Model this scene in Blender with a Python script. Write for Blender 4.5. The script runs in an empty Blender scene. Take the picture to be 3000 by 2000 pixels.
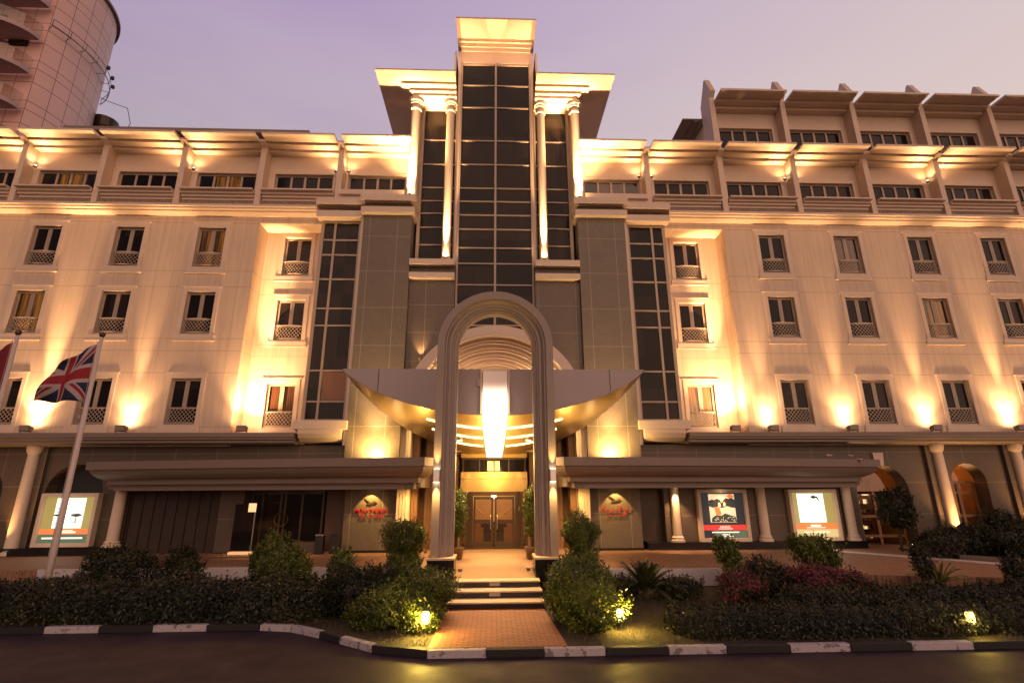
import bpy, bmesh, math, random
import numpy as np
from mathutils import Vector, Matrix
random.seed(7); RNG = np.random.default_rng(11)
sc = bpy.context.scene
COL = sc.collection
R = math.radians
CX = 0.09                       # x of the hotel's axis of symmetry

# ------------------------------------------------------------------ helpers
class MB:
    """collects faces; build() links them as ONE mesh object"""
    def __init__(s): s.v, s.f, s.m = [], [], []
    def quad(s, *p, mi=0):
        b = len(s.v); s.v += [tuple(q) for q in p]; s.f.append(tuple(range(b, b+len(p)))); s.m.append(mi)
    def box(s, x0, x1, y0, y1, z0, z1, mi=0):
        if x0 > x1: x0, x1 = x1, x0
        if y0 > y1: y0, y1 = y1, y0
        if z0 > z1: z0, z1 = z1, z0
        b = len(s.v)
        s.v += [(x0,y0,z0),(x1,y0,z0),(x1,y1,z0),(x0,y1,z0),(x0,y0,z1),(x1,y0,z1),(x1,y1,z1),(x0,y1,z1)]
        for f in ((0,3,2,1),(4,5,6,7),(0,1,5,4),(1,2,6,5),(2,3,7,6),(3,0,4,7)):
            s.f.append(tuple(b+i for i in f)); s.m.append(mi)
        return s
    def prism(s, poly, axis, a, b, mi=0):
        """poly: 2-D outline; axis 'x': points are (y,z), 'y': (x,z), 'z': (x,y); extruded a..b"""
        def P(p, t):
            return {'x': (t, p[0], p[1]), 'y': (p[0], t, p[1]), 'z': (p[0], p[1], t)}[axis]
        n = len(poly); k = len(s.v)
        s.v += [P(p, a) for p in poly] + [P(p, b) for p in poly]
        s.f.append(tuple(range(k, k+n))); s.f.append(tuple(range(k+2*n-1, k+n-1, -1))); s.m += [mi, mi]
        for i in range(n):
            j = (i+1) % n
            s.f.append((k+i, k+n+i, k+n+j, k+j)); s.m.append(mi)
        return s
    def lathe(s, cx, cy, prof, n=20, a0=0, a1=2*math.pi, mi=0):
        """prof: [(r,z)...]"""
        k = len(s.v); full = abs(a1-a0-2*math.pi) < 1e-6; m = n if full else n+1
        for r, z in prof:
            for i in range(m):
                a = a0+(a1-a0)*i/n
                s.v.append((cx+r*math.cos(a), cy+r*math.sin(a), z))
        for j in range(len(prof)-1):
            for i in range(n):
                i2 = (i+1) % m
                s.f.append((k+j*m+i, k+j*m+i2, k+(j+1)*m+i2, k+(j+1)*m+i)); s.m.append(mi)
        if full:
            s.f.append(tuple(k+i for i in range(m))[::-1]); s.f.append(tuple(k+(len(prof)-1)*m+i for i in range(m))); s.m += [mi, mi]
        return s
    def tube(s, pts, r, n=8, mi=0):
        pts = [Vector(p) for p in pts]; k = len(s.v)
        rr = r if isinstance(r, (list, tuple)) else [r]*len(pts)
        up = None
        for i, p in enumerate(pts):
            d = (pts[min(i+1, len(pts)-1)]-pts[max(i-1, 0)]).normalized()
            if up is None: up = d.orthogonal().normalized()
            u = (up-d*up.dot(d)).normalized(); up = u; w = d.cross(u)
            for j in range(n):
                a = 2*math.pi*j/n
                s.v.append(tuple(p+(u*math.cos(a)+w*math.sin(a))*rr[i]))
        for i in range(len(pts)-1):
            for j in range(n):
                j2 = (j+1) % n
                s.f.append((k+i*n+j, k+i*n+j2, k+(i+1)*n+j2, k+(i+1)*n+j)); s.m.append(mi)
        s.f.append(tuple(range(k, k+n))[::-1]); s.f.append(tuple(range(k+(len(pts)-1)*n, k+len(pts)*n))); s.m += [mi, mi]
        return s
    def sweep(s, path, prof, caps=True, mi=0):
        """path: [(x,y)], prof: closed outline [(inward offset d, z)]; inward = right of travel"""
        k = len(s.v); n = len(prof); N = []
        for i in range(len(path)):
            a = Vector(path[max(i-1, 0)]); b = Vector(path[i]); c = Vector(path[min(i+1, len(path)-1)])
            d1 = (b-a).normalized() if i else (c-b).normalized(); d2 = (c-b).normalized() if i < len(path)-1 else d1
            n1 = Vector((d1.y, -d1.x)); n2 = Vector((d2.y, -d2.x)); m = (n1+n2).normalized()
            N.append(m/max(m.dot(n1), .3))
        for p, m in zip(path, N):
            s.v += [(p[0]+m.x*d, p[1]+m.y*d, z) for d, z in prof]
        for i in range(len(path)-1):
            for j in range(n):
                j2 = (j+1) % n
                s.f.append((k+i*n+j, k+i*n+j2, k+(i+1)*n+j2, k+(i+1)*n+j)); s.m.append(mi)
        if caps:
            s.f.append(tuple(range(k, k+n))); s.f.append(tuple(range(k+(len(path)-1)*n, k+len(path)*n))[::-1]); s.m += [mi, mi]
        return s

W = {}                                                    # world location of every object we link
def link(o, parent=None, loc=(0,0,0)):
    loc = Vector(loc); COL.objects.link(o)
    if parent is not None:
        o.parent = parent; o.location = loc-W[parent.name]
    else: o.location = loc
    W[o.name] = loc
    return o
def tag(o, label=None, cat=None, group=None, kind=None):
    if label: o['label'] = label
    if cat: o['category'] = cat
    if group: o['group'] = group
    if kind: o['kind'] = kind
    return o
def thing(name, label, cat, loc, group=None):
    o = bpy.data.objects.new(name, None); o.empty_display_size = .3
    link(o, None, loc); return tag(o, label, cat, group)
def build(mb, name, mat, parent=None, loc=None, smooth=False, weld=True, bevel=0, solid_normals=True):
    me = bpy.data.meshes.new(name)
    if loc is None: loc = W[parent.name] if parent is not None else (0,0,0)
    L = Vector(loc)
    me.from_pydata([(v[0]-L.x, v[1]-L.y, v[2]-L.z) for v in mb.v], [], mb.f)
    mats = mat if isinstance(mat, (list, tuple)) else [mat]
    for m in mats: me.materials.append(m)
    if len(mats) > 1: me.polygons.foreach_set('material_index', mb.m)
    if weld or solid_normals:
        bm = bmesh.new(); bm.from_mesh(me)
        if weld: bmesh.ops.remove_doubles(bm, verts=bm.verts, dist=1e-5)
        if solid_normals: bmesh.ops.recalc_face_normals(bm, faces=bm.faces)
        bm.to_mesh(me); bm.free()
    if smooth:
        for p in me.polygons: p.use_smooth = True
    o = bpy.data.objects.new(name, me)
    if bevel:
        b = o.modifiers.new('bevel', 'BEVEL'); b.width = bevel; b.segments = 2; b.limit_method = 'ANGLE'; b.angle_limit = R(40)
    return link(o, parent, loc)
def copy_tree(o, loc, parent=None):
    """a thing or part, with copies of its children (shared mesh data)"""
    c = o.copy(); link(c, parent, loc)
    d = Vector(loc)-W[o.name]
    for ch in list(o.children): copy_tree(ch, W[ch.name]+d, c)
    return c

# ------------------------------------------------------------------ materials
def mat(name, col, rough=.6, metal=0, noise=0, nscale=3, bump=0, bscale=40, emit=None, estr=0, spec=.5, coat=0):
    m = bpy.data.materials.new(name); m.use_nodes = True; nt = m.node_tree; p = nt.nodes['Principled BSDF']
    p.inputs['Base Color'].default_value = (*col, 1); p.inputs['Roughness'].default_value = rough
    p.inputs['Metallic'].default_value = metal; p.inputs['Specular IOR Level'].default_value = spec; p.inputs['Coat Weight'].default_value = coat
    if emit: p.inputs['Emission Color'].default_value = (*emit, 1); p.inputs['Emission Strength'].default_value = estr
    tc = nt.nodes.new('ShaderNodeNewGeometry')
    if noise:
        n = nt.nodes.new('ShaderNodeTexNoise'); n.inputs['Scale'].default_value = nscale; n.inputs['Detail'].default_value = 6
        nt.links.new(tc.outputs['Position'], n.inputs['Vector'])
        mx = nt.nodes.new('ShaderNodeMix'); mx.data_type = 'RGBA'
        mx.inputs[6].default_value = (*[c*(1-noise) for c in col], 1); mx.inputs[7].default_value = (*[min(1, c*(1+noise)) for c in col], 1)
        nt.links.new(n.outputs['Fac'], mx.inputs[0]); nt.links.new(mx.outputs[2], p.inputs['Base Color'])
    if bump:
        n = nt.nodes.new('ShaderNodeTexNoise'); n.inputs['Scale'].default_value = bscale; n.inputs['Detail'].default_value = 4
        nt.links.new(tc.outputs['Position'], n.inputs['Vector'])
        b = nt.nodes.new('ShaderNodeBump'); b.inputs['Strength'].default_value = bump; b.inputs['Distance'].default_value = .02
        nt.links.new(n.outputs['Fac'], b.inputs['Height']); nt.links.new(b.outputs['Normal'], p.inputs['Normal'])
    return m
class NT:
    """small helper for maths between sockets"""
    def __init__(s, m): s.t = m.node_tree; s.n = s.t.nodes; s.l = s.t.links
    def math(s, op, a, b=None, c=None):
        n = s.n.new('ShaderNodeMath'); n.operation = op
        for i, x in enumerate((a, b, c)):
            if x is None: continue
            if isinstance(x, (int, float)): n.inputs[i].default_value = x
            else: s.l.new(x, n.inputs[i])
        return n.outputs[0]
    def xyz(s, out='Position', src='ShaderNodeNewGeometry'):
        g = s.n.new(src); q = s.n.new('ShaderNodeSeparateXYZ'); s.l.new(g.outputs[out], q.inputs[0]); return q.outputs
    def mix(s, f, a, b):
        n = s.n.new('ShaderNodeMix'); n.data_type = 'RGBA'
        for i, x in ((0, f), (6, a), (7, b)):
            if isinstance(x, (int, float)): n.inputs[i].default_value = x
            elif isinstance(x, tuple): n.inputs[i].default_value = (*x, 1)
            else: s.l.new(x, n.inputs[i])
        return n.outputs[2]
    def noise(s, scale, detail=5, stretch=None):
        n = s.n.new('ShaderNodeTexNoise'); n.inputs['Scale'].default_value = scale; n.inputs['Detail'].default_value = detail
        g = s.n.new('ShaderNodeNewGeometry')
        if stretch:
            mp = s.n.new('ShaderNodeMapping'); mp.inputs['Scale'].default_value = stretch
            s.l.new(g.outputs['Position'], mp.inputs[0]); s.l.new(mp.outputs[0], n.inputs['Vector'])
        else: s.l.new(g.outputs['Position'], n.inputs['Vector'])
        return n.outputs['Fac']
    def line(s, c, pos, w):                     # 1 where |c-pos| < w
        return s.math('LESS_THAN', s.math('ABSOLUTE', s.math('SUBTRACT', c, pos)), w)
    def any(s, xs):
        r = xs[0]
        for x in xs[1:]: r = s.math('MAXIMUM', r, x)
        return r
    def per(s, c, off, period, w):              # periodic line
        return s.math('LESS_THAN', s.math('ABSOLUTE', s.math('SUBTRACT', s.math('FLOORED_MODULO', s.math('ADD', s.math('SUBTRACT', c, off), period/2), period), period/2)), w)

CREAM = (.72, .57, .44)
M = {}
M['trim'] = mat('cream_painted_trim', (.66,.53,.43), .55, noise=.08, nscale=2.5)
M['grey_trim'] = mat('brown_grey_plaster_trim', (.215,.165,.14), .6, noise=.10, nscale=1.5)
M['column'] = mat('cream_column_plaster', (.66,.54,.44), .5, noise=.05, nscale=3)
M['mullion'] = mat('pale_metal_mullion', (.38,.30,.24), .4, noise=.04)
M['dark_frame'] = mat('dark_bronze_frame', (.05,.035,.025), .35, .5)
M['bronze'] = mat('brushed_bronze', (.085,.052,.028), .38, .5, noise=.12, nscale=5)
M['black_granite'] = mat('polished_black_granite', (.012,.011,.013), .18, noise=.4, nscale=60)
M['fascia'] = mat('painted_metal_fascia', (.32,.265,.285), .38, noise=.03, nscale=1)
M['gold_soffit'] = mat('gold_metal_soffit', (.62,.46,.25), .30, .85, noise=.08, nscale=2)
M['iron'] = mat('painted_iron_grille', (.42,.34,.28), .5)
M['lamp_body'] = mat('lamp_housing', (.25,.20,.17), .5, noise=.1)
M['black'] = mat('matt_black', (.015,.015,.017), .5)
M['soil'] = mat('garden_soil', (.030,.020,.012), .95, noise=.45, nscale=6, bump=.6, bscale=14)
M['white_wall'] = mat('white_rendered_wall', (.58,.52,.52), .75, noise=.08, nscale=3, bump=.1)
M['kerb_white'] = mat('white_kerb_paint', (.42,.38,.42), .8, noise=.22, nscale=9, bump=.2)
def chipped(m, under):
    t = NT(m); p = t.n['Principled BSDF']; src = p.inputs['Base Color'].links[0].from_socket
    r = t.math('MULTIPLY', t.math('GREATER_THAN', t.noise(7, 8), .585), .8); t.l.new(t.mix(r, src, under), p.inputs['Base Color'])
chipped(M['kerb_white'], (.13,.11,.11))
M['kerb_black'] = mat('black_kerb_paint', (.012,.011,.013), .75, noise=.3, nscale=9, bump=.2)
M['tread'] = mat('cream_stone_tread', (.55,.42,.30), .55, noise=.1, nscale=5)
M['steel'] = mat('brushed_steel', (.55,.52,.5), .3, .9)
M['pole'] = mat('white_painted_pole', (.56,.47,.46), .45)
M['red_letters'] = mat('red_acrylic_letters', (.42,.012,.02), .35, emit=(.8,.02,.03), estr=.0)
M['stem'] = mat('brown_bark', (.07,.045,.03), .9, noise=.3, nscale=20, bump=.5)
M['pot'] = mat('glazed_brown_pot', (.16,.09,.05), .35)
M['maroon'] = mat('maroon_cloth', (.16,.008,.02), .8, noise=.1)
M['wood'] = mat('varnished_wood', (.22,.11,.05), .4, noise=.25, nscale=8)

def wall_cream():
    m = mat('cream_wall_panels', CREAM, .62); t = NT(m); x, y, z = t.xyz()
    p = t.n['Principled BSDF']
    hz = t.any([t.line(z, v, .014) for v in (8.80, 9.9, 10.52, 13.25, 14.12, 16.86, 17.05)]+[t.line(z, 6.2, .012)])
    xr = t.math('SUBTRACT', x, 15.12)
    vz = t.any([t.per(xr, o, 4.163, .010) for o in (-1.02, 1.02, 1.85)])
    n = t.noise(1.1, 7); n2 = t.noise(.9, 5, (6, 6, .35))
    base = t.mix(n, tuple(c*.90 for c in CREAM), tuple(c*1.07 for c in CREAM))
    base = t.mix(t.math('MULTIPLY', t.math('POWER', n2, 1.6), .75), base, (.36, .26, .20))
    lines = t.math('MAXIMUM', hz, t.math('MULTIPLY', vz, .7))
    t.l.new(t.mix(t.math('MULTIPLY', lines, .55), base, (.20, .14, .11)), p.inputs['Base Color'])
    b = t.n.new('ShaderNodeBump'); b.inputs['Distance'].default_value = .01; b.inputs['Strength'].default_value = .25
    t.l.new(t.noise(26, 4), b.inputs['Height']); t.l.new(b.outputs[0], p.inputs['Normal'])
    return m
M['wall'] = wall_cream()
def granite(name, a, b_, joint, xp, zp, xo=0, zo=0, rough=.45):
    m = mat(name, a, rough); t = NT(m); x, y, z = t.xyz(); p = t.n['Principled BSDF']
    n = t.n.new('ShaderNodeTexVoronoi'); n.inputs['Scale'].default_value = 22
    g = t.n.new('ShaderNodeNewGeometry'); t.l.new(g.outputs['Position'], n.inputs['Vector'])
    q = t.noise(30, 8); q2 = t.noise(1.3, 4)
    base = t.mix(t.math('SMOOTH_MIN', t.math('MULTIPLY', t.math('SUBTRACT', q, .3), 2.2), 1.0, .1), a, b_)
    base = t.mix(t.math('MULTIPLY', n.outputs['Color'], .40), base, tuple(c*1.7 for c in b_))
    base = t.mix(t.math('MULTIPLY', q2, .35), base, tuple(c*.55 for c in a))
    ln = t.math('MAXIMUM', t.per(x, xo, xp, .012), t.per(z, zo, zp, .012))
    t.l.new(t.mix(t.math('MULTIPLY', ln, .75), base, joint), p.inputs['Base Color'])
    return m
M['granite'] = granite('brown_granite_cladding', (.085,.067,.052), (.165,.130,.098), (.36,.29,.21), 1.42, 1.95, CX+5.58-.71, .3)
M['granite2'] = granite('dark_granite_cladding', (.068,.050,.038), (.108,.08,.06), (.26,.20,.15), 1.9, 1.45, .4, .64)

def glass_dark():
    m = mat('dark_tinted_glass', (.020,.016,.017), .06, spec=.16); t = NT(m); p = t.n['Principled BSDF']
    x, y, z = t.xyz(); cb = t.n.new('ShaderNodeCombineXYZ'); t.l.new(t.math('FLOOR', t.math('MULTIPLY', x, .52)), cb.inputs[0]); t.l.new(t.math('FLOOR', t.math('MULTIPLY', z, .62)), cb.inputs[1])
    wn = t.n.new('ShaderNodeTexWhiteNoise'); t.l.new(cb.outputs[0], wn.inputs['Vector'])
    fold = t.noise(7, 3, (1, 1, .05)); cur = t.math('MULTIPLY', t.math('GREATER_THAN', wn.outputs['Value'], .62), fold)
    base = t.mix(t.noise(.55, 2), (.006,.006,.008), (.017,.013,.013))
    t.l.new(t.mix(t.math('MULTIPLY', cur, .9), base, (.038,.024,.018)), p.inputs['Base Color'])
    b = t.n.new('ShaderNodeBump'); b.inputs['Distance'].default_value = .03; b.inputs['Strength'].default_value = .12
    t.l.new(t.noise(.8, 1), b.inputs['Height']); t.l.new(b.outputs[0], p.inputs['Normal'])
    return m
M['glass'] = glass_dark()
def glass_clear():
    m = bpy.data.materials.new('clear_window_glass'); m.use_nodes = True; nt = m.node_tree; nt.nodes.remove(nt.nodes['Principled BSDF'])
    a = nt.nodes.new('ShaderNodeBsdfTransparent'); a.inputs[0].default_value = (.82,.78,.72,1)
    g = nt.nodes.new('ShaderNodeBsdfGlossy'); g.inputs['Roughness'].default_value = .05; g.inputs[0].default_value = (.8,.8,.8,1)
    mx = nt.nodes.new('ShaderNodeMixShader'); mx.inputs[0].default_value = .05
    nt.links.new(a.outputs[0], mx.inputs[1]); nt.links.new(g.outputs[0], mx.inputs[2]); nt.links.new(mx.outputs[0], nt.nodes['Material Output'].inputs[0])
    return m
M['clear'] = glass_clear()
def curtain(name, dark, lit, strength, scale=9):
    """curtain folds lit by the room behind them"""
    m = mat(name, dark, .8); t = NT(m); p = t.n['Principled BSDF']
    n = t.noise(scale, 3, (1, 1, .04))
    ramp = t.n.new('ShaderNodeValToRGB'); ramp.color_ramp.elements[0].position = .38; ramp.color_ramp.elements[1].position = .66
    ramp.color_ramp.elements[0].color = (*dark, 1); ramp.color_ramp.elements[1].color = (*lit, 1)
    t.l.new(n, ramp.inputs[0]); t.l.new(ramp.outputs[0], p.inputs['Emission Color']); p.inputs['Emission Strength'].default_value = strength
    return m
M['curtain_lit'] = curtain('lit_amber_curtain', (.05,.018,.006), (.80,.30,.035), .50)
M['curtain_dim'] = curtain('dim_red_brown_curtain', (.05,.02,.014), (.30,.12,.05), .5)
M['curtain_pale'] = curtain('lit_pale_curtain', (.35,.18,.07), (.9,.62,.30), .8)
M['room_brown'] = mat('closed_brown_blind', (.16,.07,.04), .7, emit=(.3,.12,.06), estr=.16)

def bricks(name, a, b_, gap, sx=.21, sy=.105):
    m = mat(name, a, .7); t = NT(m); p = t.n['Principled BSDF']
    g = t.n.new('ShaderNodeNewGeometry'); br = t.n.new('ShaderNodeTexBrick')
    t.l.new(g.outputs['Position'], br.inputs['Vector'])
    br.inputs['Color1'].default_value = (*a,1); br.inputs['Color2'].default_value = (*b_,1); br.inputs['Mortar'].default_value = (*gap,1)
    br.inputs['Scale'].default_value = 1; br.inputs['Brick Width'].default_value = sx; br.inputs['Row Height'].default_value = sy
    br.inputs['Mortar Size'].default_value = .012; br.inputs['Bias'].default_value = -.1
    n = t.noise(2.2, 6)
    t.l.new(t.mix(t.math('MULTIPLY', n, .5), br.outputs['Color'], tuple(c*.55 for c in a)), p.inputs['Base Color'])
    b = t.n.new('ShaderNodeBump'); b.inputs['Distance'].default_value = .006; b.inputs['Strength'].default_value = .6; b.invert = True
    t.l.new(br.outputs['Fac'], b.inputs['Height']); t.l.new(b.outputs[0], p.inputs['Normal'])
    return m
M['brick'] = bricks('red_brick_paving', (.40,.125,.060), (.27,.085,.042), (.06,.03,.02), .24, .12)
M['plaza'] = bricks('tan_block_paving', (.36,.19,.11), (.28,.145,.085), (.10,.06,.04), .2, .2)
def road():
    m = mat('worn_dark_block_road', (.035,.025,.028), .55); t = NT(m); p = t.n['Principled BSDF']
    g = t.n.new('ShaderNodeNewGeometry'); br = t.n.new('ShaderNodeTexBrick'); t.l.new(g.outputs['Position'], br.inputs['Vector'])
    br.inputs['Color1'].default_value = (.022,.012,.028,1); br.inputs['Color2'].default_value = (.015,.009,.021,1); br.inputs['Mortar'].default_value = (.015,.01,.011,1)
    br.inputs['Scale'].default_value = 1; br.inputs['Brick Width'].default_value = .22; br.inputs['Row Height'].default_value = .11; br.inputs['Mortar Size'].default_value = .008
    t.l.new(t.mix(t.math('POWER', t.noise(.9, 8), 2.0), br.outputs['Color'], (.034,.020,.034)), p.inputs['Base Color'])
    t.l.new(t.math('MULTIPLY_ADD', t.noise(1.5, 5), .35, .48), p.inputs['Roughness']); p.inputs['Specular IOR Level'].default_value = .3
    b = t.n.new('ShaderNodeBump'); b.inputs['Distance'].default_value = .005; b.inputs['Strength'].default_value = .5; b.invert = True
    t.l.new(br.outputs['Fac'], b.inputs['Height']); t.l.new(b.outputs[0], p.inputs['Normal'])
    return m
M['road'] = road()
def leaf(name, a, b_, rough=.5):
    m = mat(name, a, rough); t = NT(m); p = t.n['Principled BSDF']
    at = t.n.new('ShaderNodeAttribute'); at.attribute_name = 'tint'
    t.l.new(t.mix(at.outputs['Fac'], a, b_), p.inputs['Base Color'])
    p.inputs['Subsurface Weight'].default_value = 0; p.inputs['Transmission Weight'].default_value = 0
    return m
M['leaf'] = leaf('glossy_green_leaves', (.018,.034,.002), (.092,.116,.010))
M['leaf_dark'] = leaf('dark_green_leaves', (.005,.008,.002), (.019,.022,.004))
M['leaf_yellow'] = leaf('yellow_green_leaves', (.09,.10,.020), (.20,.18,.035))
M['grass'] = leaf('dry_grass_blades', (.035,.035,.010), (.11,.085,.025))
M['bract'] = leaf('bougainvillea_leaves_and_bracts', (.012,.017,.005), (.03,.035,.008))
_t = NT(M['bract']); _p = _t.n['Principled BSDF']; _a = [n for n in _t.n if n.type == 'ATTRIBUTE'][0]
_t.l.new(_t.mix(_t.math('GREATER_THAN', _a.outputs['Fac'], .72), _p.inputs['Base Color'].links[0].from_socket, (.20,.030,.060)), _p.inputs['Base Color'])
M['frond'] = leaf('cycad_fronds', (.022,.030,.009), (.055,.062,.020), .4)

def tiles_tower():
    m = mat('pink_stone_tiles', (.55,.33,.33), .45); t = NT(m); p = t.n['Principled BSDF']
    uv = t.xyz('UV', 'ShaderNodeTexCoord')
    ln = t.math('MAXIMUM', t.per(uv[0], 0, 2.6, .05), t.any([t.per(uv[1], o, 7.6, .06) for o in (0, 1.5, 5.0)]))
    base = t.mix(t.noise(.25, 4), (.64,.40,.38), (.76,.50,.46))
    t.l.new(t.mix(t.math('MULTIPLY', ln, .8), base, (.12,.05,.06)), p.inputs['Base Color'])
    return m
M['tower_tiles'] = tiles_tower()

def union_jack():
    m = mat('union_flag_cloth', (.02,.03,.12), .75); t = NT(m); p = t.n['Principled BSDF']
    uv = t.xyz('UV', 'ShaderNodeTexCoord'); u = t.math('MULTIPLY', t.math('SUBTRACT', uv[0], .5), 2.0); v = t.math('SUBTRACT', uv[1], .5)   # 2 x 1 flag
    d1 = t.math('DIVIDE', t.math('SUBTRACT', v, t.math('MULTIPLY', u, .5)), 1.118); d2 = t.math('DIVIDE', t.math('ADD', v, t.math('MULTIPLY', u, .5)), 1.118)
    a1 = t.math('ABSOLUTE', d1); a2 = t.math('ABSOLUTE', d2); au = t.math('ABSOLUTE', u); av = t.math('ABSOLUTE', v)
    blue, white, red = (.008,.010,.045), (.40,.33,.36), (.26,.008,.02)
    c = t.mix(t.math('LESS_THAN', t.math('MINIMUM', a1, a2), .1), blue, white)
    sgn = t.math('SIGN', u)
    r1 = t.math('LESS_THAN', t.math('ABSOLUTE', t.math('ADD', d1, t.math('MULTIPLY', sgn, .033))), .033)
    r2 = t.math('LESS_THAN', t.math('ABSOLUTE', t.math('SUBTRACT', d2, t.math('MULTIPLY', sgn, .033))), .033)
    c = t.mix(t.math('MAXIMUM', r1, r2), c, red)
    c = t.mix(t.math('LESS_THAN', t.math('MINIMUM', au, av), .167), c, white)
    c = t.mix(t.math('LESS_THAN', t.math('MINIMUM', au, av), .1), c, red)
    t.l.new(c, p.inputs['Base Color']); return m
M['union'] = union_jack()

# ------------------------------------------------------------------ lights
WARM = (1.0, .54, .23); WARM2 = (1.0, .62, .28); YEL = (1.0, .58, .15)
PW = {'wash': 7, 'beam': 7, 'glow': 2.6, 'column_beam': 9, 'high_beam': 6, 'canopy_light': 4, 'sign_light': 2.5, 'down_beam': 9, 'up_beam': 9, 'door_streak': 4, 'pillar_wash': 5, 'arch_uplight': 7, 'roof_light': 1}
def spot(name, parent, loc, target, power, angle, blend=.6, color=WARM, size=.08):
    power *= PW.get(name, 1)
    l = bpy.data.lights.new(name, 'SPOT'); l.energy = power; l.spot_size = R(angle); l.spot_blend = blend; l.color = color; l.shadow_soft_size = size
    o = bpy.data.objects.new(name, l); d = Vector(target)-Vector(loc)
    o.rotation_euler = d.to_track_quat('-Z', 'Y').to_euler(); return link(o, parent, loc)
PP = {'glow': 2.5, 'vault_light': 4, 'entrance_fill': 5, 'lobby_light': 9, 'room_light': 2.0, 'case_glow': 1.6}
def point(name, parent, loc, power, color=WARM, size=.1):
    power *= PP.get(name, 1)
    l = bpy.data.lights.new(name, 'POINT'); l.energy = power; l.color = color; l.shadow_soft_size = size
    o = bpy.data.objects.new(name, l); return link(o, parent, loc)
def glow(name, col, s): return mat(name, (.8,.7,.5), .5, emit=col, estr=s)
M['bulb'] = glow('lit_lamp_lens', (1,.80,.45), 14); M['bulb_soft'] = glow('lit_slot', (1,.74,.32), 5)
M['bulb_small'] = glow('lit_downlight', (1,.78,.45), 9)

# ------------------------------------------------------------------ the hotel
H = thing('hotel_building', 'cream floodlit hotel with glass centre tower, granite piers and two winged roofs', 'hotel', (CX, 25, 0))
def hb(name, mb, m, parent=None, **k): return build(mb, name, M[m] if isinstance(m, str) else m, parent or H, **k)
def mir(u0, u1, s): return (CX+s*u0, CX+s*u1)             # mirrored pair of x
XL, XR = -34.3, 34.5                                      # how far the wings run

def wall_holes(mb, x0, x1, z0, z1, y, th, holes, mi=0):
    xs = sorted({x0, x1, *[h[0] for h in holes], *[h[1] for h in holes]}); zs = sorted({z0, z1, *[h[2] for h in holes], *[h[3] for h in holes]})
    xs = [x for x in xs if x0 <= x <= x1]; zs = [z for z in zs if z0 <= z <= z1]
    for i in range(len(xs)-1):
        for j in range(len(zs)-1):
            a, b, c, d = xs[i], xs[i+1], zs[j], zs[j+1]; mx, mz = (a+b)/2, (c+d)/2
            if any(h[0] < mx < h[1] and h[2] < mz < h[3] for h in holes): continue
            mb.quad((a,y,c),(b,y,c),(b,y,d),(a,y,d), mi=mi)
    for h in holes:
        a, b, c, d = h
        mb.quad((a,y,c),(a,y,d),(a,y+th,d),(a,y+th,c), mi=mi); mb.quad((b,y,c),(b,y+th,c),(b,y+th,d),(b,y,d), mi=mi)
        mb.quad((a,y,d),(b,y,d),(b,y+th,d),(a,y+th,d), mi=mi); mb.quad((a,y,c),(a,y+th,c),(b,y+th,c),(b,y,c), mi=mi)

WW, WH = 1.415, 2.2
ROWS = [8.53, 12.98, 16.57]
LX = [-15.42-4.163*k for k in range(5)]; RX = [14.41+4.163*k for k in range(5)]
RLX, RRX = -11.32, 10.05
RROWS = [8.50, 12.99, 16.60]
for s, xs in ((-1, LX), (1, RX)):
    mb = MB(); holes = [(x, x+WW, z-WH, z) for x in xs for z in ROWS]
    a, b = (XL, CX-12.42) if s < 0 else (CX+12.42, XR)
    wall_holes(mb, a, b, 5.3, 17.66, 25.0, .22, holes)
    # strip over the recess, its soffit and cheek
    c, d = (CX-12.42, CX-9.05) if s < 0 else (CX+9.05, CX+12.42)
    mb.quad((c,25,16.88),(d,25,16.88),(d,25,17.66),(c,25,17.66)); mb.quad((c,25,16.88),(c,26.05,16.88),(d,26.05,16.88),(d,25,16.88))
    xc_ = CX+s*12.42
    mb.quad((xc_,25,5.3),(xc_,26.05,5.3),(xc_,26.05,16.88),(xc_,25,16.88))
    rx = RLX if s < 0 else RRX
    wall_holes(mb, c, d, 5.3, 16.88, 26.05, .22, [(rx, rx+WW, z-WH, z) for z in RROWS])
    # flank and back of the wing
    e = XL if s < 0 else XR
    mb.quad((e,25,0),(e,44,0),(e,44,17.66),(e,25,17.66)); mb.quad((XL if s<0 else CX,44,0),(CX if s<0 else XR,44,0),(CX if s<0 else XR,44,17.66),(XL if s<0 else CX,44,17.66))
    hb('wall', mb, 'wall', solid_normals=False)

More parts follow.
